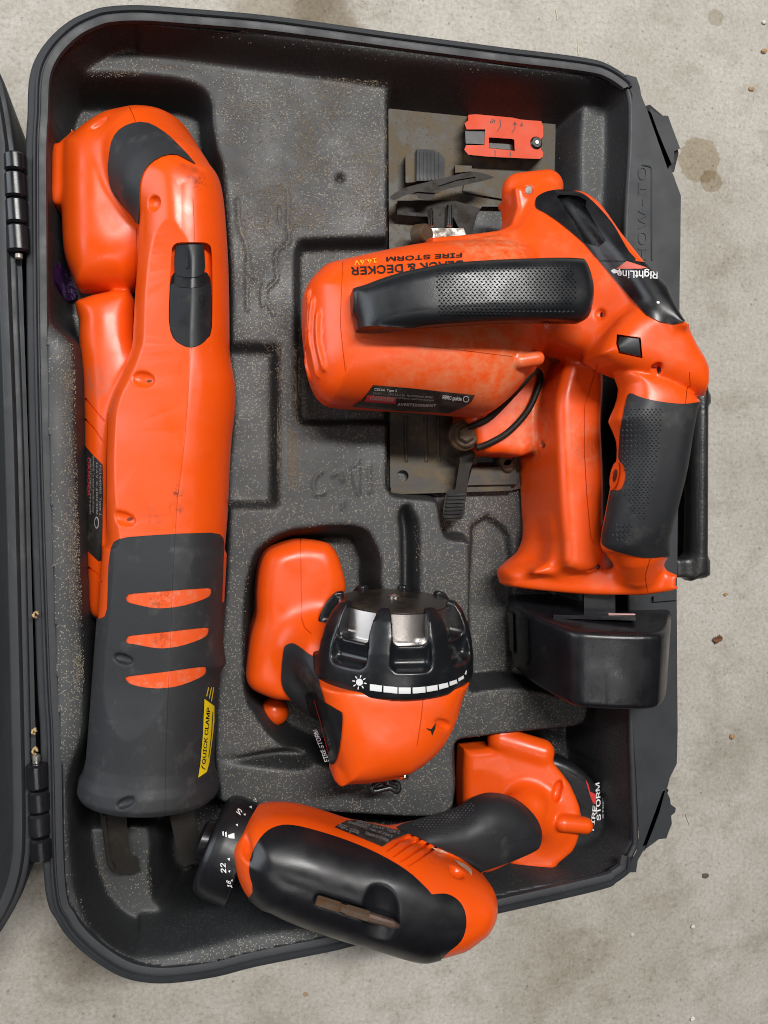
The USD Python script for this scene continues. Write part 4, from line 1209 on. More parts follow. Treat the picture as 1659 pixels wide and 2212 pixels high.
    obj('panel_lettering', drape_text(B, 'RightLine', t9(2, 0, '938,1770')[0], np.array([-250, -18]) / 3, np.array([2, 44]) / 3, .0011, True), M['white'], sp_, smooth=False)
    obj('panel_symbol', drape(B, np.array(strip(t9(2, 0, '705,1745 690,1765 665,1770 650,1757 668,1745 705,1760'), 2.2)), .0011, 3), M['white'], sp_, smooth=False)
    obj('light_spot', drape(B, ring(t9(2, 0, '946,1965')[0], 3.2, 2.6, 30), .0012, 3), M['white'], sp_, smooth=False)
    rg_ = obj('rear_grip', S.grown ^ Pgr, M['rubber'], root, body=B)
    area = t9(2, 1, '752,430 990,425 955,650 925,870 860,1165 825,1155 722,1010 745,880 705,750 710,590')
    obj('grip_pattern', studs(B, area, 9, 5.6, .0005, .0012, .0005, .0007), M['rubber'], rg_, smooth=False, kind='stuff')
    area = t9(2, 1, '670,1170 790,1190 770,1310 640,1280')
    obj('grip_pattern', studs(B, area, 9, 5.6, .0005, .0012, .0005, .0007), M['rubber'], rg_, smooth=False, kind='stuff')
    for uv, ru, rv, g in [((1424, 799), 4.5, 8, 0), ((1292, 1224), 4, 5.5, 20), ((1300, 680), 3, 6, 0), ((1175, 962), 3, 5, 0)]:
        obj('screw_hole', drape(B, ring(uv, ru, rv, g), .0003, 3), M['black'], ho_, smooth=False)
    # finger boss on the grip and the lock-off button
    q, n = B.hit([(1337, 1025)])
    obj('grip_boss', drape(B, ring((1331, 1028), 9, 30, 10), .0012, 4), M['orange'], rg_, smooth=True)
    obj('boss_hole', drape(B, ring((1333, 1028), 4, 14, 10), .0016, 4), M['black'], rg_, smooth=True)
    obj('lock_off_button', (B.solid(-.0010) ^ prism(np.array([(1338, 727), (1380, 732), (1384, 769), (1341, 760), (1335, 742)], float), .05, .3)), M['switch'], root, body=B)
    # print on the motor
    tx = lambda s: zo(800, 300, s)[0]
    obj('maker_lettering', drape_text(B, 'BLACK & DECKER', tx('1250,980'), tx('588,1022') - tx('1250,980'), tx('600,1064') - tx('597,1020'), .0006, True), M['black_print'], ho_, smooth=False)
    obj('series_lettering', drape_text(B, 'FIRE STORM', tx('1245,936'), tx('795,962') - tx('1245,936'), tx('800,986') - tx('800,962'), .0006, True), M['black_print'], ho_, smooth=False)
    obj('voltage_lettering', drape_text(B, '14.4V', tx('742,968'), tx('605,985') - tx('742,968'), tx('610,1010') - tx('607,984'), .0006, True), M['gold_print'], ho_, smooth=False)
    lab = t9(1, 1, '758,280 1000,300 1200,322 1418,345 1395,388 1330,430 1250,462 1050,452 900,445 620,418 682,380 722,330')
    rl_ = obj('rating_label', drape(B, lab, .0005), M['label'], root, smooth=True)
    lt = lambda a, b, s, h, m, bold=False: obj('label_text', drape_text(B, s, t9(1, 1, a)[0], t9(1, 1, b)[0] - t9(1, 1, a)[0], np.array([1, -h / 3]), .0009, bold), m, rl_, smooth=False)
    lt('765,312', '910,322', 'CS144  Type 1', 15, M['white'])
    lt('755,335', '960,350', '14.4V --- (DC 14.4 V)', 13, M['grey_print'])
    lt('975,350', '1140,362', 'No 3700/min (RPM)', 12, M['grey_print'])
    lt('745,350', '1150,380', 'To reduce the risk of injury read the manual', 10, M['grey_print'])
    lt('1205,365', '1330,378', 'RBRC guide', 22, M['white'], True)
    obj('label_band', drape(B, t9(1, 1, '722,342 905,360 905,398 700,384'), .0008, 3), M['red'], rl_, smooth=False)
    lt('735,372', '890,384', 'DANGER', 20, M['grey_print'], True)
    lt('915,408', '1165,418', 'AVERTISSEMENT', 16, M['white'], True)
    lt('660,412', '880,436', 'Lire le guide avant usage', 10, M['grey_print'])
    obj('label_mark', drape(B, strip(ring(t9(1, 1, '1360,368')[0], 6, 6, 0, 14), 1.4), .0009, 3), M['white'], rl_, smooth=False)
    # bail handle
    Hd = Body(np.append(P(740, 745, .10)[:2], .115), np.append(P(1310, 540, .17)[:2] + [.0, .004], .19), 0.0011)
    hp = np.vstack([t9(1, 0, '600,1905 700,1850 900,1772 1100,1722 1250,1698 1500,1685'), t9(2, 0, '100,1676 430,1672 472,1690 505,1760 526,1860 520,1960 490,2055 440,2092 380,2098 100,2098'), t9(1, 0, '1500,2102 1300,2110 1000,2130 850,2160 740,2195 655,2185 630,2100')])
    hz = np.interp(hp[:, 0], [755, 800, 900, 1000, 1200, 1290], [.136, .143, .156, .161, .161, .154])
    Hd.slab(np.column_stack([hp, hz]), .0125, .010, .0095, n=3, power=3)
    hs = Shell(Hd, .0007, .0010)
    bh_ = obj('bail_handle', hs.base, M['bail'], root, label='black arched front handle with studded grip', body=Hd)
    ar = np.vstack([t9(1, 0, '1160,1748 1400,1725 1659,1712'), t9(2, 0, '200,1705 385,1712 405,1760 415,1900 400,2020 0,2035'), t9(1, 0, '1500,2050 1190,2040')])
    obj('grip_pattern', studs(Hd, ar, 9.6, 5.8, .0006, .0013, .0006, 0.0), M['bail'], bh_, smooth=False, kind='stuff')
    # steel shoe
    shoe_px = [(839, 234), (1000, 240), (1098, 249), (1200, 265), (1197, 430), (1195, 1040), (1106, 1059), (843, 1067)]
    sh = prism(shoe_px, .0365, .0390)
    for hole in ([(1012, 512), (1023, 473), (1041, 446), (1090, 447), (1150, 470), (1150, 512)], ring((870, 1028), 12.5, 12.5), [(1030, 990), (1036, 985), (1105, 985), (1110, 992), (1110, 1010), (1036, 1012), (1030, 1006)]):
        sh = sh - prism(hole, .02, .06)
    so_ = obj('shoe', sh, M['shoe'], root, smooth=25)
    for x in (876, 919, 946):
        obj('shoe_rib', tube_path(P([x, x, x + 2], [900, 960, 997], .0392), .0013, 8), M['shoe'], so_)
    obj('shoe_lip', prism([(845, 1052), (1100, 1044), (1106, 1060), (844, 1068)], .0392, .0425), M['shoe'], so_, smooth=25)
    obj('shoe_front_bar', prism([(1010, 340), (1100, 346), (1198, 352), (1197, 432), (1100, 432), (1000, 415)], .0393, .0412), M['shoe'], so_, smooth=25)
    # bevel bracket with its scale
    bv = t9(1, 0, '1375,745 1420,740 1659,762'); bv2 = t9(2, 0, '60,775 190,785 202,820 202,885 188,900 188,970 202,985 200,1015 180,1030 120,1028'); bv3 = t9(1, 0, '1500,1015 1375,1002 1350,970 1362,940 1480,940 1485,838 1365,838 1352,800 1375,780')
    br = prism(np.vstack([bv, bv2, bv3]), .040, .054) - prism(np.vstack([t9(1, 0, '1510,890 1659,900'), t9(2, 0, '15,905 18,980'), t9(1, 0, '1659,975 1510,960')]), .048, .08)
    bb_ = obj('bevel_bracket', br, M['bracket'], root, smooth=25, label='orange bevel bracket with angle scale')
    obj('bracket_slide', prism(np.vstack([t9(1, 0, '1355,850 1482,852 1480,935 1360,930')]), .041, .0535), M['black_gloss'], bb_, smooth=25)
    obj('bracket_window', prism(np.vstack([t9(1, 0, '1512,893 1659,903'), t9(2, 0, '12,907 15,977'), t9(1, 0, '1659,972 1512,957')]), .0405, .0488), M['label'], bb_, smooth=25)
    k = P(*t9(2, 0, '158,925')[0], .0545)
    obj('bracket_screw', rod(k - [0, 0, .006], k + [0, 0, .001], .0045), M['black'], bb_)
    obj('screw_socket', rod(k + [0, 0, .0009], k + [0, 0, .0013], .0018, sections=6), M['steel'], bb_)
    fx = lambda s, o, ex, ey: (lambda uv, f: trimesh.Trimesh(P(uv[:, 0], uv[:, 1], .0542), f, process=False))(*text_uv(s, o, ex, ey, True))
    obj('scale_text', fx('45°', t9(1, 0, '1552,775')[0], (-12, -1), (0.5, 8)), M['black_print'], bb_, smooth=False)
    obj('scale_text', fx('0°', t9(2, 0, '70,795')[0], (-7, -0.5), (0.5, 8)), M['black_print'], bb_, smooth=False)
    for ln in (t9(1, 0, '1582,775 1585,818 1565,850'), t9(2, 0, '18,795 20,830 0,858'), t9(1, 0, '1548,975 1550,1010'), t9(1, 0, '1648,985 1650,1012'), t9(2, 0, '8,806 18,795 28,806')):
        v, f, _ = tri2d(strip(ln, 1.7))
        obj('scale_mark', trimesh.Trimesh(P(v[:, 0], v[:, 1], .0542), f, process=False), M['black_print'], bb_, smooth=False)
    # fence clamp: plastic block, lever, bolt, pins
    cb_ = obj('clamp_block', prism(t9(1, 0, '1042,965 1150,970 1200,1000 1225,1030 1220,1165 1040,1172'), .0395, .053), M['rubber'], root, smooth=25)
    for x in (1060, 1085, 1110, 1135, 1160, 1185):
        obj('block_rib', prism(t9(1, 0, f'{x},985 {x + 8},987 {x + 8},1160 {x},1160'), .0532, .0537), M['rubber'], cb_, smooth=False)
    obj('clamp_side', prism(t9(1, 0, '968,1010 1042,985 1040,1178 970,1185'), .0395, .049), M['shoe'], root, smooth=25)
    obj('clamp_foot', prism(t9(1, 0, '1290,1070 1400,1075 1395,1110 1290,1120'), .0395, .045), M['shoe'], root, smooth=25)
    lev = t9(1, 0, '868,1275 960,1218 1100,1182 1300,1132 1415,1112 1532,1142 1530,1156 1420,1184 1250,1222 1150,1250 1050,1242 950,1272 892,1298')
    cl_ = obj('clamp_lever', prism(lev, .0600, .0645, 2) - prism(t9(1, 0, '1180,1205 1300,1165 1420,1145 1425,1152 1300,1176 1185,1216'), .0632, .08), M['dark_metal'], root, smooth=25)
    obj('lever_boss', prism(t9(1, 0, '1030,1240 1070,1225 1130,1228 1165,1255 1150,1285 1100,1295 1050,1285'), .050, .063), M['dark_metal'], cl_, smooth=25)
    obj('clamp_arm', prism(t9(1, 0, '915,1300 1060,1300 1290,1300 1455,1350 1430,1400 1400,1520 1340,1530 1280,1410 1100,1405 1000,1398 915,1390'), .042, .049), M['dark_metal'], root, smooth=25)
    for a_ in ('1120,1360 1142,1360 1142,1472 1122,1472', '1246,1330 1262,1330 1262,1472 1246,1472'):
        c = t9(1, 0, a_)
        obj('guide_pin', rod(P(*c[:2].mean(0), .056), P(*c[2:].mean(0), .058), .0021), M['chrome'], root)
    obj('pin_carrier', prism(t9(1, 0, '1142,1340 1246,1340 1246,1480 1142,1480'), .044, .054), M['dark_metal'], root, smooth=25)
    obj('pivot_plate', prism(t9(1, 0, '1138,1478 1345,1478 1365,1532 1145,1540'), .050, .058), M['steel'], root, smooth=25)
    k = P(*t9(1, 0, '1085,1510')[0], .060)
    obj('pivot_bolt', rod(k + [-.003, 0, -.006], k + [.002, -.001, .003], .0075, .0065), M['rust'], root)
    # depth bar: a slotted loop of flat steel on the blade guard, with its bolt and clamp lever
    q = curve(np.array([(1010, 924), (1040, 912), (1066, 895), (1108, 852), (1140, 815), (1156, 801), (1166, 808), (1165, 830), (1142, 884), (1102, 930), (1062, 955), (1030, 968)], float), 5, False)
    p, n = B.hit(q)
    zz = np.maximum.accumulate(p[:, 2]) * 0 + ndimage.gaussian_filter1d(p[:, 2], 3) + .003
    obj('depth_bar', tube_path(P(q[:, 0], q[:, 1], zz), .0022, 10), M['dark_metal'], root, smooth=40)
    c = P(1003, 940, .068)
    for z0, z1, r in ((-.010, .0, .0105), (.0002, .0035, .0085), (.0037, .0075, .0058)):
        obj('depth_bolt', rod(c + [.001, 0, z0], c + [.0 if z1 < .006 else -.001, 0, z1], r, sections=28 if r > .006 else 6), M['rust'], root)
    arm = t9(1, 1, '1330,690 1420,680 1420,740 1385,840 1368,960 1355,1060 1335,1150 1215,1150 1225,1010 1250,960 1290,960 1300,900 1320,780')
    dl_ = obj('depth_lever', prism(arm, .048, .056, 2), M['dark_metal'], root, smooth=25)
    for k in range(7):
        y = 990 + k * 24
        obj('lever_ridge', prism(t9(1, 1, f'{1245 - k * 4},{y} {1358 - k * 4},{y - 4} {1356 - k * 4},{y + 8} {1243 - k * 4},{y + 12}'), .0562, .0575), M['black'], dl_, smooth=False)
    # bolts by the slot
    for a_ in ('1625,770', '1640,800'):
        c = P(*t9(1, 1, a_)[0], .050)
        obj('frame_bolt', rod(c - [0, 0, .012], c, .005), M['rust'], root)
    obj('frame_rail', prism([(1020, 1010), (1112, 1008), (1118, 1030), (1116, 1046), (1010, 1048)], .0393, .046), M['shoe'], root, smooth=25)
    c = P(1142, 411, .110)
    q, n = B.hit([(1142, 411)])
    obj('ear_screw', rod(q[0] - n[0] * .001, q[0] + n[0] * .0012, .0030), M['steel'], root)

    # ---- the loose battery pack behind the saw
    Bt = Body(np.array([P(1080, 1400, .02)[0] - .01, P(1300, 1560, .12)[1] - .01, .012]), np.array([P(1460, 1400, .10)[0] + .012, -.046, .165]), .0012)
    sec = [(1098, .030), (1104, .050), (1135, .076), (1180, .100), (1222, .118), (1250, .125), (1290, .129), (1345, .133), (1410, .135), (1436, .131), (1448, .116), (1450, .085), (1440, .050), (1420, .025), (1130, .020)]
    xz = np.array([[P(u, 1430, z)[0], z] for u, z in sec])
    xz = curve(xz, 3)
    y1, y0 = -.0755, -.1245

    def bat(X, Y, Z):
        d2 = sd_poly(xz, X[:, 0, :], Z[0:1, 0, :])[:, None, :]
        Y = Y - np.clip(.134 - Z, 0, 1) * .15
        r = .004
        tap = d2 + np.maximum((y1 - Y) * .06, 0)
        qx, qy = tap + r, np.abs(Y - (y0 + y1) / 2) - (y1 - y0) / 2 + r
        return np.minimum(np.maximum(qx, qy), 0) + np.sqrt(np.maximum(qx, 0) ** 2 + np.maximum(qy, 0) ** 2) - r
    Bt.put(bat, [xz[:, 0].min(), y0, xz[:, 1].min()], [xz[:, 0].max(), y1 + .014, xz[:, 1].max()], .001)
    pk = thing('battery_pack', 'loose glossy black battery pack pulled out behind the rear grip of the circular saw', 'battery', loc=tuple(P(1270, 1430, .03)))
    bs = Shell(Bt, .0012, .001)
    bc_ = obj('case', bs.base, M['battery'], pk, body=Bt)
    cx = P(1270, 1320, .08)[0]
    obj('contact_pad', trimesh.creation.box([.052, .0024, .030], trimesh.transformations.compose_matrix(angles=[0, -.42, 0], translate=[cx - .002, y1 + .0068, .092])), M['black_gloss'], pk, smooth=False)
    obj('contact_post', trimesh.creation.box([.020, .016, .020], trimesh.transformations.compose_matrix(angles=[0, -.42, 0], translate=[cx + .004, y1 + .014, .088])), M['black_gloss'], pk, smooth=False)
    pl = P(1355, 1322, .112)
    obj('contact_label', trimesh.creation.box([.017, .0006, .004], trimesh.transformations.compose_matrix(angles=[0, -.30, 0], translate=[cx + .012, y1 + .0085, .104])), M['pink'], bc_, smooth=False)
    obj('latch_button', bs.grown ^ prism([(1118, 1335), (1140, 1338), (1142, 1425), (1136, 1438), (1120, 1430)], .02, .2), M['battery'], pk, body=Bt)
    obj('latch_button', bs.grown ^ prism([(1096, 1320), (1108, 1326), (1110, 1410), (1100, 1404)], .02, .2), M['battery'], pk, body=Bt)
    return B


M['red_light'] = flat('faded_red_print', (0.62, 0.13, 0.09), 0.5)
M['bracket'] = plastic('bracket_plastic', (0.60, 0.050, 0.006), 0.5, 0.35, 0.06, 1400, (0.25, 0.10, 0.04), 0.5, 90, 0.55, 0.08)
M['pink'] = flat('pink_contact_film', (0.62, 0.36, 0.34), 0.4)
M['bail'] = plastic('bail_handle_plastic', (0.011, 0.012, 0.014), 0.32, 0.5, 0.15, 1500, (0.06, 0.055, 0.05), 0.3, 60, 0.60, 0.2)
M['battery'] = plastic('battery_plastic', (0.008, 0.008, 0.010), 0.29, 0.5, 0.15, 1400, (0.06, 0.055, 0.05), 0.3, 70, 0.62, 0.2)
BCS = circular_saw()
# ------------------------------------------------------------------ flashlight
def flashlight():
    z = lambda s: zo(700, 1600, s)
    B = Body(np.append(P(500, 1720, .05)[:2], .018), np.append(P(1035, 1140, .06)[:2], .148), .0012)
    bod = z('527,1010 545,1080 560,1150 585,1250 620,1370 652,1500 658,1560 660,1600 700,1628 820,1642 930,1632 1060,1612 1115,1596 1210,1540 1310,1440 1390,1290 1440,1120 1458,1020 1400,900 1000,860 600,880')
    B.slab(bod, .047, .044, .024, z=.088, n=3, k=.002)
    a = np.array([.02, .985, .115]); a /= np.linalg.norm(a)
    c = P(845, 1447, .0880)
    ax = frame_of(a)
    B.rbox(c + a * .0610, ax, [.07, .07, .0600], .0004, .0004, '-')
    foot = z('205,520 203,640 180,720 165,800 150,940 150,1020 180,1085 250,1130 330,1157 400,1160 430,1100 440,1000 560,930 620,820 660,720 705,580 742,500 722,400 692,310 650,252 600,228 470,214 380,228 290,262 242,312 217,400')
    B.slab(foot, .022, .026, .012, z=.050, n=3, k=.004)
    B.capsule(P(*z('480,820')[0], .055), P(*z('640,900')[0], .075), .022, .024, .012)
    hand = z('362,1000 375,880 392,842 440,835 560,900 700,950 760,1150 720,1260 620,1275 560,1270 480,1220 405,1145 370,1080')
    B.slab(hand, .018, .02, .014, z=.062, n=3, k=.004)
    B.capsule(P(*z('318,1225')[0], .030), P(*z('330,1235')[0], .030), .009, .009, .002)
    B.slab(z('690,1470 1080,1475 1085,1500 1040,1560 1060,1612 820,1645 680,1630 640,1580'), .020, .02, .010, z=.098, n=2, k=.006)
    dimple(B, z('1320,1310')[0], 28, 10, .003, -28)
    p, n = B.hit([z('1075,1530')[0]])
    S = Shell(B, .0007, .0011)
    root = thing('flashlight', 'orange flashlight with ribbed black bezel, white dimmer scale and chrome reflector in the middle compartment', 'flashlight', loc=tuple(P(830, 1480, .05)))
    pan = z('560,1120 600,1165 700,1225 720,1242 722,1300 704,1450 672,1530 640,1530 590,1400 500,1150')
    hp = z('362,1010 375,875 392,840 440,832 520,890 560,930 600,1120 640,1270 560,1272 480,1222 405,1147 368,1082')
    Pp, Ph = prism(pan, .05, .3, 3), prism(hp, .0, .3, 3)
    bod_m = S.base - Pp - Ph
    bod_m = S.groove(bod_m, [z('1197,1150 1180,1300 1160,1430'), z('475,215 478,450 480,680 500,740 540,775')], 1.4)
    ho_ = obj('housing', bod_m, M['orange'], root, body=B)
    sp_ = obj('side_panel', S.grown ^ Pp, M['black'], root, body=B)
    obj('rubber_handle', S.grown ^ Ph, M['rubber'], root, body=B)
    obj('panel_lettering', drape_text(B, 'SNAKELIGHT'[:0] + 'FIRE STORM', z('655,1525')[0], z('580,1330')[0] - z('655,1525')[0], np.array([-9, 2]), .0011, True), M['white'], sp_, smooth=False)
    obj('panel_stripe', drape(B, strip(z('565,1160 600,1280 650,1480'), 2.0), .0012), M['red'], sp_, smooth=False)
    obj('scuff', drape(B, z('1212,1327 1242,1334 1268,1300 1266,1330 1258,1348 1248,1372 1240,1345 1225,1340'), .0003, 3), M['dark_metal'], ho_, smooth=False)
    # bezel
    K = 1.09
    Z_ = Body(c + a * .02 - [.062, .046, .062], c + a * .02 + [.062, .046, .062], .0011)
    Z_.turned(c, a, [(x, y * K) for x, y in [(-.002, .0466), (0, .0473), (.004, .0477), (.013, .0473), (.024, .0458), (.034, .0430), (.042, .0395), (.0475, .0355), (.0485, .0330)]], 0)
    Z_.turned(c, a, [(.026, .0300 * K), (.06, .0305 * K)], .0015, '-')
    for kk in range(8):
        th = kk * math.pi / 4 + math.radians(90 + 1)
        r = math.cos(th) * ax[0] + math.sin(th) * ax[1]
        t = np.cross(a, r)
        q = r - .22 * a; q /= np.linalg.norm(q)
        Z_.rbox(c + r * .0530 * K + a * .0330, [t, q, np.cross(t, q)], [.0112 * K, .0115 * K, .0195], .004, .0015, '-')
        Z_.rbox(c + r * .0460 * K + a * .0480, [t, r, a], [.0098 * K, .0195 * K, .0200], .005, .0015, '-')
    Zs = Z_.solid(0)
    bz_ = obj('bezel', Zs, M['bezel'], root, body=Z_)
    rf_ = obj('reflector', turned_mesh(c, a, [(.022, 0), (.022, .0345 * K), (.0445, .0322 * K), (.0452, .0300 * K), (.0452, 0)], 64), M['chrome_warm'], root, smooth=50)
    obj('lens', turned_mesh(c, a, [(.0450, 0), (.0450, .0312 * K), (.0455, .0314 * K), (.0468, .018), (.0474, 0)], 64), M['lens'], root, smooth=50)
    obj('bulb', rod(c + a * .0472, c + a * .0480, .004), M['chrome'], rf_)
    for q in ('884,1068 955,1078 953,1114 884,1106', '964,1079 1044,1087 1044,1124 963,1116', '1052,1088 1122,1089 1122,1125 1052,1125', '1133,1089 1207,1084 1208,1118 1134,1124', '1214,1083 1277,1073 1280,1104 1216,1115', '1285,1071 1338,1060 1342,1086 1288,1101', '1347,1056 1390,1042 1394,1064 1350,1080', '1398,1036 1430,1018 1433,1036 1402,1054'):
        obj('scale_bar', drape(Z_, z(q), .0004, 4), M['white'], bz_, smooth=False)
    obj('sun_mark', drape(Z_, ring(z('823,1058')[0], 7.5, 7.5), .0004, 3), M['white'], bz_, smooth=False)
    for k in range(8):
        th = k * math.pi / 4 + .2
        d = np.array([math.cos(th), math.sin(th)])
        o = z('823,1058')[0]
        obj('sun_ray', drape(Z_, strip([o + d * 10.5, o + d * 14.5], 2.4), .0004, 3), M['white'], bz_, smooth=False)
    obj('scale_end_mark', drape(Z_, z('1436,1010 1446,985 1450,995 1444,1015'), .0004, 3), M['white'], bz_, smooth=False)
    # hanging ring with a cord
    k = z('1062,1535 1020,1550 985,1580 962,1620 965,1650 985,1660')
    zz = np.array([.115, .118, .114, .106, .098, .092])
    sr_ = obj('split_ring', tube_path(curve(P(k[:, 0], k[:, 1], zz), 5, False), .0017, 10), M['chrome'], root, smooth=50)
    k = z('970,1640 930,1650 895,1680 905,1700 950,1690 1000,1680 1045,1700 1050,1660 1000,1640')
    obj('cord_loop', tube_path(curve(P(k[:, 0], k[:, 1], .085), 5, False), .0018, 8), M['black'], root, smooth=50)
    k = P(*z('1068,1615')[0], .098)
    obj('ring_clip', rod(k - [.002, 0, .003], k + [.003, .001, .003], .0022), M['chrome'], root)


M['bezel'] = plastic('bezel_plastic', (0.009, 0.010, 0.012), 0.27, 0.5, 0.05, 1400, (0.07, 0.065, 0.055), 0.3, 60, 0.6, 0.2)
M['chrome_warm'] = look('reflector_chrome', {'p': ('principled_bsdf', {'base_color': (0.80, 0.74, 0.70), 'metallic': 1.0, 'roughness': 0.28})}, [])
M['lens'] = plastic('lens_plastic', (0.016, 0.014, 0.012), 0.30, 0.3, 0, 900, (0.10, 0.08, 0.05), 0.5, 60, 0.5, 0.2)
flashlight()


# ------------------------------------------------------------------ cordless drill
def cordless_drill():
    z = lambda s: zo(700, 2200, s, .49021)
    z2 = lambda s: zo(1500, 1600, s)
    B = Body(np.append(P(470, 2100, .10)[:2], .018), np.append(P(1330, 1580, .05)[:2] + [0, .004], .152), .0013)
    bod = z('55,650 58,720 70,790 100,870 150,930 190,957 300,1014 500,1087 700,1147 820,1184 900,1194 1000,1177 1080,1154 1142,1112 1192,1050 1217,960 1203,870 1155,800 1060,735 960,690 860,640 760,602 600,572 500,542 370,503 270,490 190,496 130,530 85,595')
    B.slab(bod, .044, .040, .034, z=.100, n=3, k=.004)
    hand = np.column_stack([z('740,600 900,562 1040,520 1120,472 1200,455 1300,480 1380,550 1415,620 1410,680 1380,712 1270,757 1160,797 1080,770 960,720 800,660'), [.088, .086, .082, .080, .077, .074, .070, .067, .067, .068, .071, .075, .080, .086, .090]])
    B.slab(hand, .020, .020, .0175, n=3, k=.003)
    foot = [(986, 1616, .036), (1000, 1603, .037), (1070, 1596, .043), (1078, 1589, .046), (1140, 1603, .05), (1172, 1615, .053), (1190, 1640, .055), (1223, 1680, .058), (1246, 1728, .060), (1253, 1765, .061), (1250, 1802, .060), (1236, 1836, .058), (1204, 1866, .056), (1190, 1890, .055), (1170, 1896, .054), (1138, 1884, .052), (1090, 1862, .047), (1050, 1820, .043), (1000, 1770, .038), (986, 1730, .036)]
    B.slab(foot, .010, .016, .0055, n=2, k=.004)
    inner = [(1000, 1640, .038), (1060, 1622, .042), (1120, 1640, .047), (1160, 1670, .051), (1178, 1720, .053), (1180, 1780, .053), (1160, 1830, .051), (1120, 1850, .048), (1060, 1800, .042), (1010, 1740, .038)]
    pass
    B.capsule(P(1140, 1745, .060), P(1175, 1758, .050), .016, .022, .008)
    B.capsule(P(1080, 1597, .047), P(1170, 1624, .055), .009, .009, .003)
    B.capsule(P(1150, 1888, .056), P(1185, 1886, .058), .008, .008, .004)
    B.capsule(P(1215, 1778, .072), P(1263, 1783, .072), .0058, .0058, .002)
    dimple(B, z2('512,1700')[0], 10, 27, .0045, -20)
    dimple(B, z('118,690')[0], 12, 36, .0035, 18)
    dimple(B, z('1046,800')[0], 19, 17, .0042, 0)
    B.ellipsoid(B.hit([z('708,990')[0]])[0][0] + [0, 0, .001], np.eye(3), [.0110, .0215, .0060], .0012, '-')
    p, n = B.hit(z('440,920 760,1012'))
    B.capsule(p[0] + [0, 0, .0005], p[1] * [1, 1, 0] + [0, 0, p[0][2] + .0005], .0036, .0036, .001, '-')
    S = Shell(B, .0007, .0026)
    root = thing('cordless_drill', 'orange cordless drill with black top and clutch collar across the near end of the case', 'drill', loc=tuple(P(800, 1850, .05)))
    top = z('130,800 142,720 180,650 230,607 300,592 400,610 560,660 700,720 820,790 900,860 938,904 975,960 982,1040 978,1110 972,1180 960,1240 500,1240 100,1040 145,890')
    knob = z('930,905 945,899 1000,897 1048,922 1080,970 1087,1040 1065,1105 1015,1150 966,1190 972,1110 976,1040 968,960')
    hp = z('780,602 900,560 1040,518 1120,468 1200,450 1300,475 1385,548 1420,620 1414,685 1380,716 1270,762 1160,800 1150,800 1060,738 960,692 860,642')
    Pt, Pk, Ph = prism(top, .09, .3, 3), prism(knob, .09, .3, 3), prism(hp, .055, .3, 3)
    h2 = S.base - Pt - Pk - Ph
    gro = [z('850,642 790,668 737,706'), z('885,656 820,692 765,731'), z('922,674 858,714 798,752'), z('955,690 890,735 830,772'), z('1225,690 1320,662 1410,640')]
    h2 = S.groove(h2, gro[:4], 6.5, .06)
    ho_ = obj('housing', h2, M['orange'], root, body=B)
    obj('top_cover', S.grown ^ Pt, M['drill_black'], root, body=B)
    obj('gear_switch', S.base ^ Pk, M['black_gloss'], root, body=B)
    gr = S.grown ^ Ph
    gr = gr - (prism(strip(gro[4], 1.4), .05, .3) - S.base)
    rg_ = obj('rubber_grip', gr, M['rubber'], root, body=B)
    obj('grip_pattern', studs(B, z('840,585 1040,535 1120,490 1130,580 1000,640 930,630'), 8, 5, .0005, .0010, .0005, .0007), M['rubber'], rg_, smooth=False, kind='stuff')
    lab = z('505,606 560,576 610,576 838,632 762,662 716,692 620,652')
    rl_ = obj('rating_label', drape(B, lab, .0005), M['label'], root, smooth=True)
    for (a_, b_, s, h) in [('520,610', '610,640', 'RBRC guide', 9), ('600,590', '790,640', 'HPD14  14.4V  Type 1', 7), ('560,590', '760,655', 'WARNING: risk of injury', 6), ('640,640', '740,672', 'Made in China', 6)]:
        o_ = z(a_)[0]
        obj('label_text', drape_text(B, s, o_, z(b_)[0] - o_, np.array([2, -h]), .0009), M['grey_print'], rl_, smooth=False)
    for q in ('930,690 990,705 1010,722 960,715', '1030,745 1075,765 1110,790 1110,820 1095,800 1060,775'):
        obj('paint_scrape', drape(B, z(q), .0003, 4), M['scrape'], ho_, smooth=False)
    # clutch collar and chuck
    e0, e1 = P(*z('88,715')[0], .088), P(*z('-110,640')[0], .082)
    d = (e1 - e0) / np.linalg.norm(e1 - e0)
    C = Body(np.minimum(e0, e1) - [.06, .06, .06], np.maximum(e0, e1) + [.06, .06, .06], .0013)
    C.turned(e0, d, [(-.004, .0308), (.010, .0308), (.015, .0300), (.0180, .0280), (.0190, .025)], 0)
    cc_ = obj('clutch_collar', C.solid(0) ^ man(turned_mesh(e0, d, [(-.0035, 0), (-.0035, .06), (.0191, .06), (.0191, 0)], 32)), M['drill_black'], root, body=C)
    obj('chuck', turned_mesh(e0, d, [(.019, 0), (.019, .012), (.024, .012), (.026, .009), (.026, 0)], 24), M['black'], root)
    T = lambda s, a_, b_, h: obj('clutch_number', drape_text(C, s, z(a_)[0], z(b_)[0] - z(a_)[0], h, .0005, True), M['white'], cc_, smooth=False)
    T('22', '30,808', '26,762', np.array([-11, -1.5]))
    T('2', '95,556', '72,538', np.array([5, -9]) * .9)
    T('18', '55,872', '48,840', np.array([-9, -3]))
    T('6', '165,500', '145,490', np.array([2, -6]))
    for q in ('34,742 46,738 44,752', '70,594 80,590 80,602', '128,517 140,512 142,524', '104,548 114,546 112,556', '36,640 50,634 64,630 66,655 40,652', '24,628 31,624 32,648 26,648', '12,625 18,622 20,642 14,642', '50,835 58,832 56,842', '38,795 48,792 46,803'):
        obj('clutch_mark', drape(C, z(q), .0005, 3), M['white'], cc_, smooth=False)
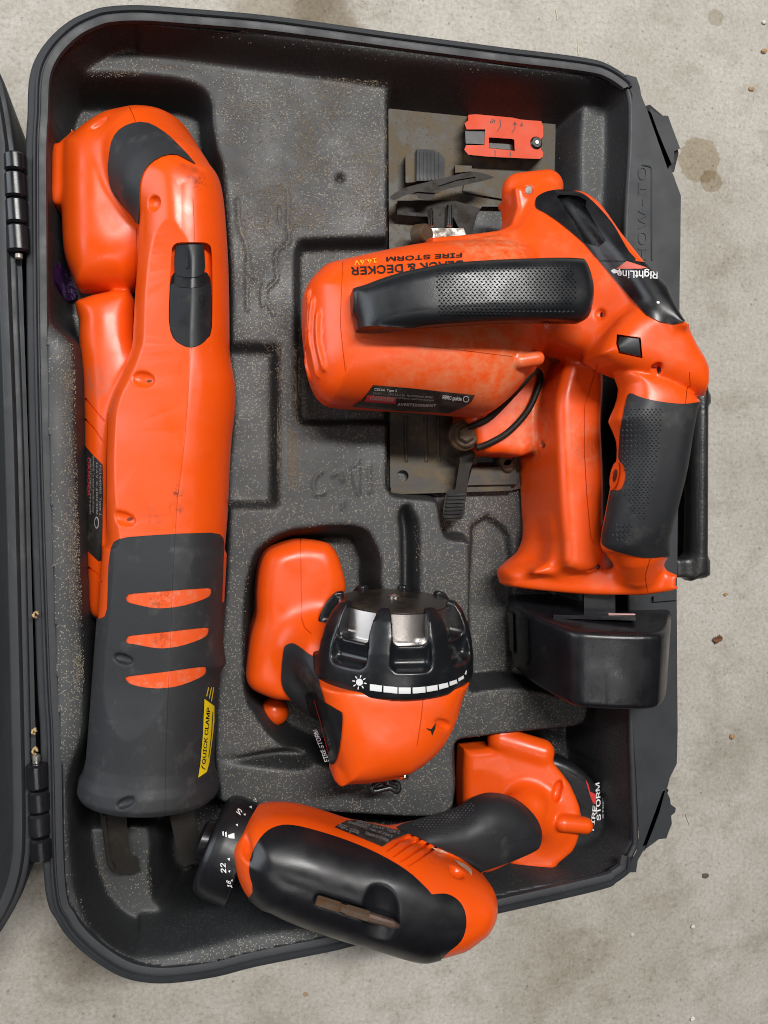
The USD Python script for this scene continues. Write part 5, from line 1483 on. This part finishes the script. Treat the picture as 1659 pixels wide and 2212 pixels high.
    # battery under the foot
    A = Body(np.append(P(1000, 1930, .03)[:2], .012), np.append(P(1345, 1590, .03)[:2], .075), .0013)
    A.slab([(1060, 1640, .03), (1150, 1612, .038), (1215, 1632, .042), (1266, 1670, .044), (1298, 1720, .045), (1312, 1770, .045), (1303, 1815, .044), (1270, 1855, .042), (1210, 1880, .04), (1140, 1876, .036), (1070, 1800, .03)], .010, .022, .008, n=3)
    ba_ = obj('battery', A.solid(0), M['drill_black'], root, label='black battery in the foot of the drill, with white and red lettering', body=A)
    V = lambda s, a_, b_, h, m, nm='battery_lettering': obj(nm, drape_text(A, s, z2(a_)[0], z2(b_)[0] - z2(a_)[0], h, .0005, True), m, ba_, smooth=False)
    V('FIRE', '722,1935', '738,1785', np.array([-7.5, -1]), M['white'])
    V('STORM', '764,1870', '754,1650', np.array([-8.5, 1.5]), M['white'])
    V('XTREME', '780,1860', '780,1690', np.array([-3.5, 0]), M['grey_print'])
    obj('battery_flame', drape(A, z2('672,1630 690,1660 700,1700 730,1715 738,1775 718,1768 700,1720'), .0005, 3), M['red'], ba_, smooth=False)
    # the stored screwdriver bit
    bit = thing('screwdriver_bit', 'rusty double-ended screwdriver bit lying in the slot on top of the drill', 'drill bit', loc=tuple(p[0]))
    u = z('418,912 470,925 560,952 700,985 772,1012')
    q0, q1 = p[0] + [-.002, .0, .0012], p[1] * [1, 1, 0] + [0, 0, p[0][2] + .0030]
    dd = (q1 - q0) / np.linalg.norm(q1 - q0)
    L = np.linalg.norm(q1 - q0)
    obj('shank', turned_mesh(q0 + dd * L * .0, dd, [(0, 0), (0, .0026), (.001, .0031), (L * .28, .0031), (L * .31, .0024), (L * .36, .0024), (L * .39, .0031), (L * .66, .0031), (L * .66, 0)], 6), M['rust'], bit, smooth=20)
    obj('tip', turned_mesh(q0 + dd * L * .66, dd, [(0, 0), (0, .0029), (L * .10, .0027), (L * .30, .0026), (L * .40, .0012), (L * .40, 0)], 10), M['bit_tip'], bit, smooth=30)
    return B


M['drill_black'] = plastic('drill_black_plastic', (0.008, 0.008, 0.010), 0.34, 0.5, 0.10, 1500, (0.05, 0.045, 0.04), 0.25, 80, 0.64, 0.2)
M['scrape'] = plastic('scraped_paint', (0.50, 0.26, 0.16), 0.6, 0.3, 0, 900, (0.6, 0.5, 0.42), 0.8, 200, 0.45, 0.1)
M['bit_tip'] = metal('bit_tip_steel', (0.16, 0.11, 0.09), 0.4, (0.09, 0.045, 0.025), 0.7, 0.5, 200, 0.8)
BDR = cordless_drill()
# ------------------------------------------------------------------ sawdust, chips and grit
def flakes(pts, normals, lo, hi, wlo, whi, thick=0.00022):
    V, F = [], []
    for p, n in zip(pts, normals):
        t = RNG.normal(size=3)
        t -= n * (t @ n); t /= np.linalg.norm(t)
        t = t + n * RNG.normal() * .12
        b = np.cross(n, t)
        l, w = RNG.uniform(lo, hi) / 2, RNG.uniform(wlo, whi) / 2
        k = len(V)
        o = p + n * thick
        V += [o - t * l, o + b * w + t * l * .3, o + t * l, o - b * w - t * l * .2, o + n * thick * 1.6 + t * l * .1]
        F += [[k, k + 4, k + 1], [k + 1, k + 4, k + 2], [k + 2, k + 4, k + 3], [k + 3, k + 4, k]]
    m = trimesh.Trimesh(np.array(V), np.array(F), process=False)
    if (m.face_normals[:, 2] < 0).mean() > .5:
        m.invert()
    return m


def chip_look(name, cols):
    n = {'g': ('geometry', {}), 'r': ('rgb_ramp', {'ramp': cols, 'interpolate': False}), 'p': ('principled_bsdf', {'roughness': 0.8, 'specular_ior_level': 0.2})}
    return look(name, n, [('g.random_per_island', 'r.fac'), ('r.color', 'p.base_color')])


M['sawdust'] = chip_look('sawdust_flakes', [(0, (0.30, 0.25, 0.18)), (.25, (0.42, 0.37, 0.28)), (.5, (0.26, 0.215, 0.155)), (.7, (0.52, 0.47, 0.37)), (.9, (0.60, 0.57, 0.50))])
AREAS = [  # survey outline, flakes
    ([(330, 135), (500, 150), (838, 175), (838, 500), (640, 520), (500, 560), (478, 350), (455, 200)], 9000), ([(500, 350), (640, 350), (640, 900), (505, 740)], 700), ([(495, 740), (650, 740), (655, 1120), (490, 1150)], 1000),
    ([(598, 750), (648, 750), (640, 1110), (600, 1110)], 3000), ([(640, 905), (840, 920), (842, 1130), (640, 1140)], 600), ([(500, 1120), (620, 1140), (540, 1300), (530, 1600), (490, 1500)], 500), ([(642, 540), (842, 540), (842, 905), (642, 905)], 1500),
    ([(100, 150), (330, 130), (300, 165), (110, 170)], 500), ([(95, 270), (175, 330), (165, 700), (105, 640)], 700), ([(125, 740), (172, 745), (185, 1500), (160, 1500)], 2600), ([(60, 740), (130, 740), (150, 1600), (90, 1600)], 160), ([(150, 1780), (320, 1760), (330, 1950), (180, 2000)], 600),
    ([(480, 1600), (700, 1640), (980, 1620), (980, 1740), (480, 1725)], 260), ([(880, 1080), (1016, 1180), (1018, 1480), (905, 1280)], 380), ([(1020, 1070), (1110, 1070), (1110, 1480), (1020, 1480)], 700), ([(1016, 1490), (1260, 1500), (1250, 1570), (1016, 1600)], 160),
    ([(840, 240), (1190, 262), (1195, 430), (850, 500)], 300), ([(1200, 300), (1400, 300), (1400, 1800), (1200, 1500)], 120), ([(180, 20), (1300, 120), (1340, 180), (150, 90)], 260), ([(1380, 300), (1460, 420), (1460, 1600), (1380, 1600)], 70)]
pts, nrm = [], []
for ar, cnt in AREAS:
    g = Polygon(ar)
    x0, y0, x1, y1 = g.bounds
    import shapely
    c = RNG.uniform([x0, y0], [x1, y1], (int(cnt * 6), 2))
    c = c[shapely.contains_xy(g, c[:, 0], c[:, 1])]
    keepn = meshkit.fbm(np.column_stack([c / 60.0, np.zeros(len(c))]), 3, 5)
    c = c[RNG.uniform(size=len(c)) < np.clip((keepn - .3) * 2.5, .08, 1)][:cnt]
    p = on_case(c)
    e = .0012
    nx_ = (ZI(p[:, 0] - e, p[:, 1]) - ZI(p[:, 0] + e, p[:, 1])) / (2 * e)
    ny_ = (ZI(p[:, 0], p[:, 1] - e) - ZI(p[:, 0], p[:, 1] + e)) / (2 * e)
    nn = np.column_stack([nx_, ny_, np.ones(len(p))])
    nn /= np.linalg.norm(nn, axis=1, keepdims=True)
    ok = nn[:, 2] > .35
    pts.append(p[ok]); nrm.append(nn[ok])
pts, nrm = np.vstack(pts), np.vstack(nrm)
# dust on the saw's shoe lies on the shoe
wsh = P(*np.array([(839, 234), (1000, 240), (1098, 249), (1200, 265), (1197, 430), (1195, 1040), (1106, 1059), (843, 1067)], float).T, .039)[:, :2]
on = sd_poly(wsh, pts[:, 0][:, None], pts[:, 1][:, None])[:, 0] < -.001
pts[on & (pts[:, 2] < .039), 2] = .0392
sd = obj('sawdust', flakes(pts, nrm, .0005, .0014, .00028, .00055), M['sawdust'], None, smooth=False)
tag(sd.GetPrim(), 'pale sawdust and shavings scattered over the compartments of the case', 'sawdust', kind='stuff')

# clumps of wood shavings on the hinge side, each a thing one can point at
M['shaving'] = plastic('wood_shaving', (0.52, 0.36, 0.17), 0.8, 0.2, 0, 900, (0.3, 0.2, 0.1), 0.5, 300, 0.45, 0.2)
for (u, v, s, label) in [(79, 1327, 7, 'pale crumpled wood shaving in the hinge groove, upper of three'), (75, 1580, 6, 'pale curled wood shaving in the groove above the lower hinge'), (77, 1622, 8, 'curled tan wood shaving resting in the slot at the top of the lower hinge')]:
    c = P(u, v, RIM + .0012)
    k = 16
    a = np.linspace(0, 4.6, k)
    r = s * .00028 * (0.45 + .18 * a / 2)
    pth = np.stack([np.cos(a) * r, np.sin(a) * r * 1.2, .0012 * np.sin(a * 2.3)], 1) + c
    m = tube_path(pth, .0006, 6)
    m.vertices += RNG.normal(scale=.00018, size=m.vertices.shape)
    o = obj('wood_shaving', m, M['shaving'], None, smooth=False)
    tag(o.GetPrim(), label, 'wood shaving', 'wood shavings by the hinges')

# purple plastic scrap under the reciprocating saw
M['purple'] = plastic('purple_foil', (0.045, 0.012, 0.085), 0.14, 0.6, 0, 900, (0.25, 0.24, 0.32), 0.6, 90, 0.52, 0.4)
cs = np.array([(118, 590), (128, 572), (140, 580), (150, 600), (165, 628), (168, 645), (150, 655), (135, 640), (122, 618)], float)
v, f, _ = tri2d(curve(cs, 3))
v3, f = trimesh.remesh.subdivide_to_size(np.column_stack([v, 0 * v[:, 0]]), f, 5, max_iter=8)
w = on_case(v3[:, :2]) + [0, 0, .004]
w[:, 2] += .006 * (meshkit.fbm(np.column_stack([v3[:, :2] / 9, 0 * v3[:, 0]]), 3, 2) - .4)
top_ = trimesh.Trimesh(w, f, process=False)
o = obj('plastic_scrap', top_, M['purple'], None, smooth=False)
tag(o.GetPrim(), 'crumpled shiny purple plastic scrap tucked beside the orange reciprocating saw', 'plastic scrap')

# bits on the concrete
def pebble(name, u, v, s, mat, label, cat, group=None, flat_=.5, seed=0):
    m = trimesh.creation.icosphere(2, s)
    n_ = meshkit.fbm(m.vertices / s * 1.3 + seed * 7.1, 3, seed)
    m.vertices *= .85 * (0.35 + 1.3 * n_)[:, None] * [1, .8, flat_]
    m.vertices -= [0, 0, m.vertices[:, 2].min()]
    m.vertices += P(u, v, 0)
    o = obj(name, m, mat, None, smooth=False)
    tag(o.GetPrim(), label, cat, group)


M['pale_grit'] = flat('pale_grit', (0.62, 0.60, 0.55), 0.8)
M['tan_grit'] = flat('tan_grit', (0.38, 0.24, 0.12), 0.8)
M['leaf'] = plastic('dry_leaf', (0.20, 0.085, 0.045), 0.7, 0.3, 0, 900, (0.1, 0.04, 0.02), 0.6, 300, 0.45, 0.3)
M['dark_grit'] = flat('dark_grit', (0.10, 0.085, 0.07), 0.9)
cs = np.array([(1540, 1383), (1545, 1374), (1551, 1379), (1553, 1370), (1561, 1377), (1560, 1384), (1551, 1386), (1547, 1392)], float)
v, f, _ = tri2d(cs)
v3, f = trimesh.remesh.subdivide_to_size(np.column_stack([v, 0 * v[:, 0]]), f, 4, max_iter=8)
w = P(v3[:, 0], v3[:, 1], .002)
w[:, 2] = .0006 + .003 * meshkit.fbm(np.column_stack([v3[:, :2] / 6, 0 * v3[:, 0]]), 2, 3)
o = obj('leaf_fragment', trimesh.Trimesh(w, f, process=False), M['leaf'], None, smooth=False)
tag(o.GetPrim(), 'small reddish brown scrap of dry leaf on the concrete right of the battery', 'leaf scrap')
pebble('grit', 1495, 2000, .0020, M['pale_grit'], 'white oblong crumb on the concrete below the lower right corner of the case', 'crumb', None, .6, 1)
pebble('grit', 1495, 2199, .0026, M['pale_grit'], 'pale grey crumb at the bottom edge of the photo', 'crumb', None, .6, 2)
pebble('grit', 1365, 2018, .0016, M['pale_grit'], 'tiny pinkish crumb on the concrete left of the white oblong crumb', 'crumb', None, .6, 3)
pebble('grit', 1649, 50, .0022, M['pale_grit'], 'bright white crumb on the concrete at the top right edge', 'crumb', None, .6, 4)
pebble('grit', 1648, 112, .0026, M['tan_grit'], 'tan crumb on the concrete at the right edge near the top', 'crumb', None, .6, 5)
pebble('grit', 1621, 193, .0026, M['tan_grit'], 'tan crumb on the concrete, lower of the two near the top right', 'crumb', None, .5, 6)
pebble('grit', 1580, 1591, .0026, M['tan_grit'], 'yellowish crumb on the concrete right of the flange', 'crumb', None, .5, 7)
pebble('grit', 1566, 1284, .0022, M['tan_grit'], 'brown crumb on the concrete just above the leaf scrap', 'crumb', None, .4, 8)
pebble('grit', 1523, 1892, .0032, M['dark_grit'], 'dark grey blot of grit on the concrete right of the lower latch', 'crumb', None, .15, 9)
pebble('grit', 660, 2146, .0018, M['tan_grit'], 'tiny tan crumb on the concrete below the drill', 'crumb', None, .6, 10)
# fine grit strewn over the slab
q = RNG.uniform([-20, -20], [1680, 2230], (2600, 2))
q = P(q[:, 0], q[:, 1], 0)
out = sd_poly(curve(wO, 2), q[:, 0][:, None], q[:, 1][:, None])[:, 0] > .004
q = q[out]
M['grit'] = chip_look('grit_grains', [(0, (0.50, 0.46, 0.40)), (.35, (0.16, 0.13, 0.10)), (.6, (0.62, 0.60, 0.56)), (.8, (0.30, 0.23, 0.16))])
o = obj('floor_grit', flakes(q, np.tile([0, 0, 1.0], (len(q), 1)), .0005, .0016, .0004, .0009), M['grit'], None, smooth=False)
tag(o.GetPrim(), 'fine grit strewn over the concrete around the case', 'grit', kind='stuff')
# thin pale fibres on the concrete
M['fibre'] = flat('straw_fibre', (0.62, 0.55, 0.42), 0.7)
for (pp, label) in [([(1201, 20), (1203, 32), (1204, 43)], 'short pale fibre on the concrete above the upper edge of the case'), ([(1481, 1758), (1485, 1770), (1490, 1782), (1488, 1776)][:3], 'thin white fibre on the concrete beside the lower broken latch'),
                    ([(1248, 83), (1249, 105), (1250, 118)], 'straw coloured fibre standing over the upper rim of the case')]:
    c = curve(np.array(pp, float), 5, False)
    o = obj('fibre', tube_path(P(c[:, 0], c[:, 1], .0007), .0004, 5), M['fibre'], None, smooth=False)
    tag(o.GetPrim(), label, 'fibre')
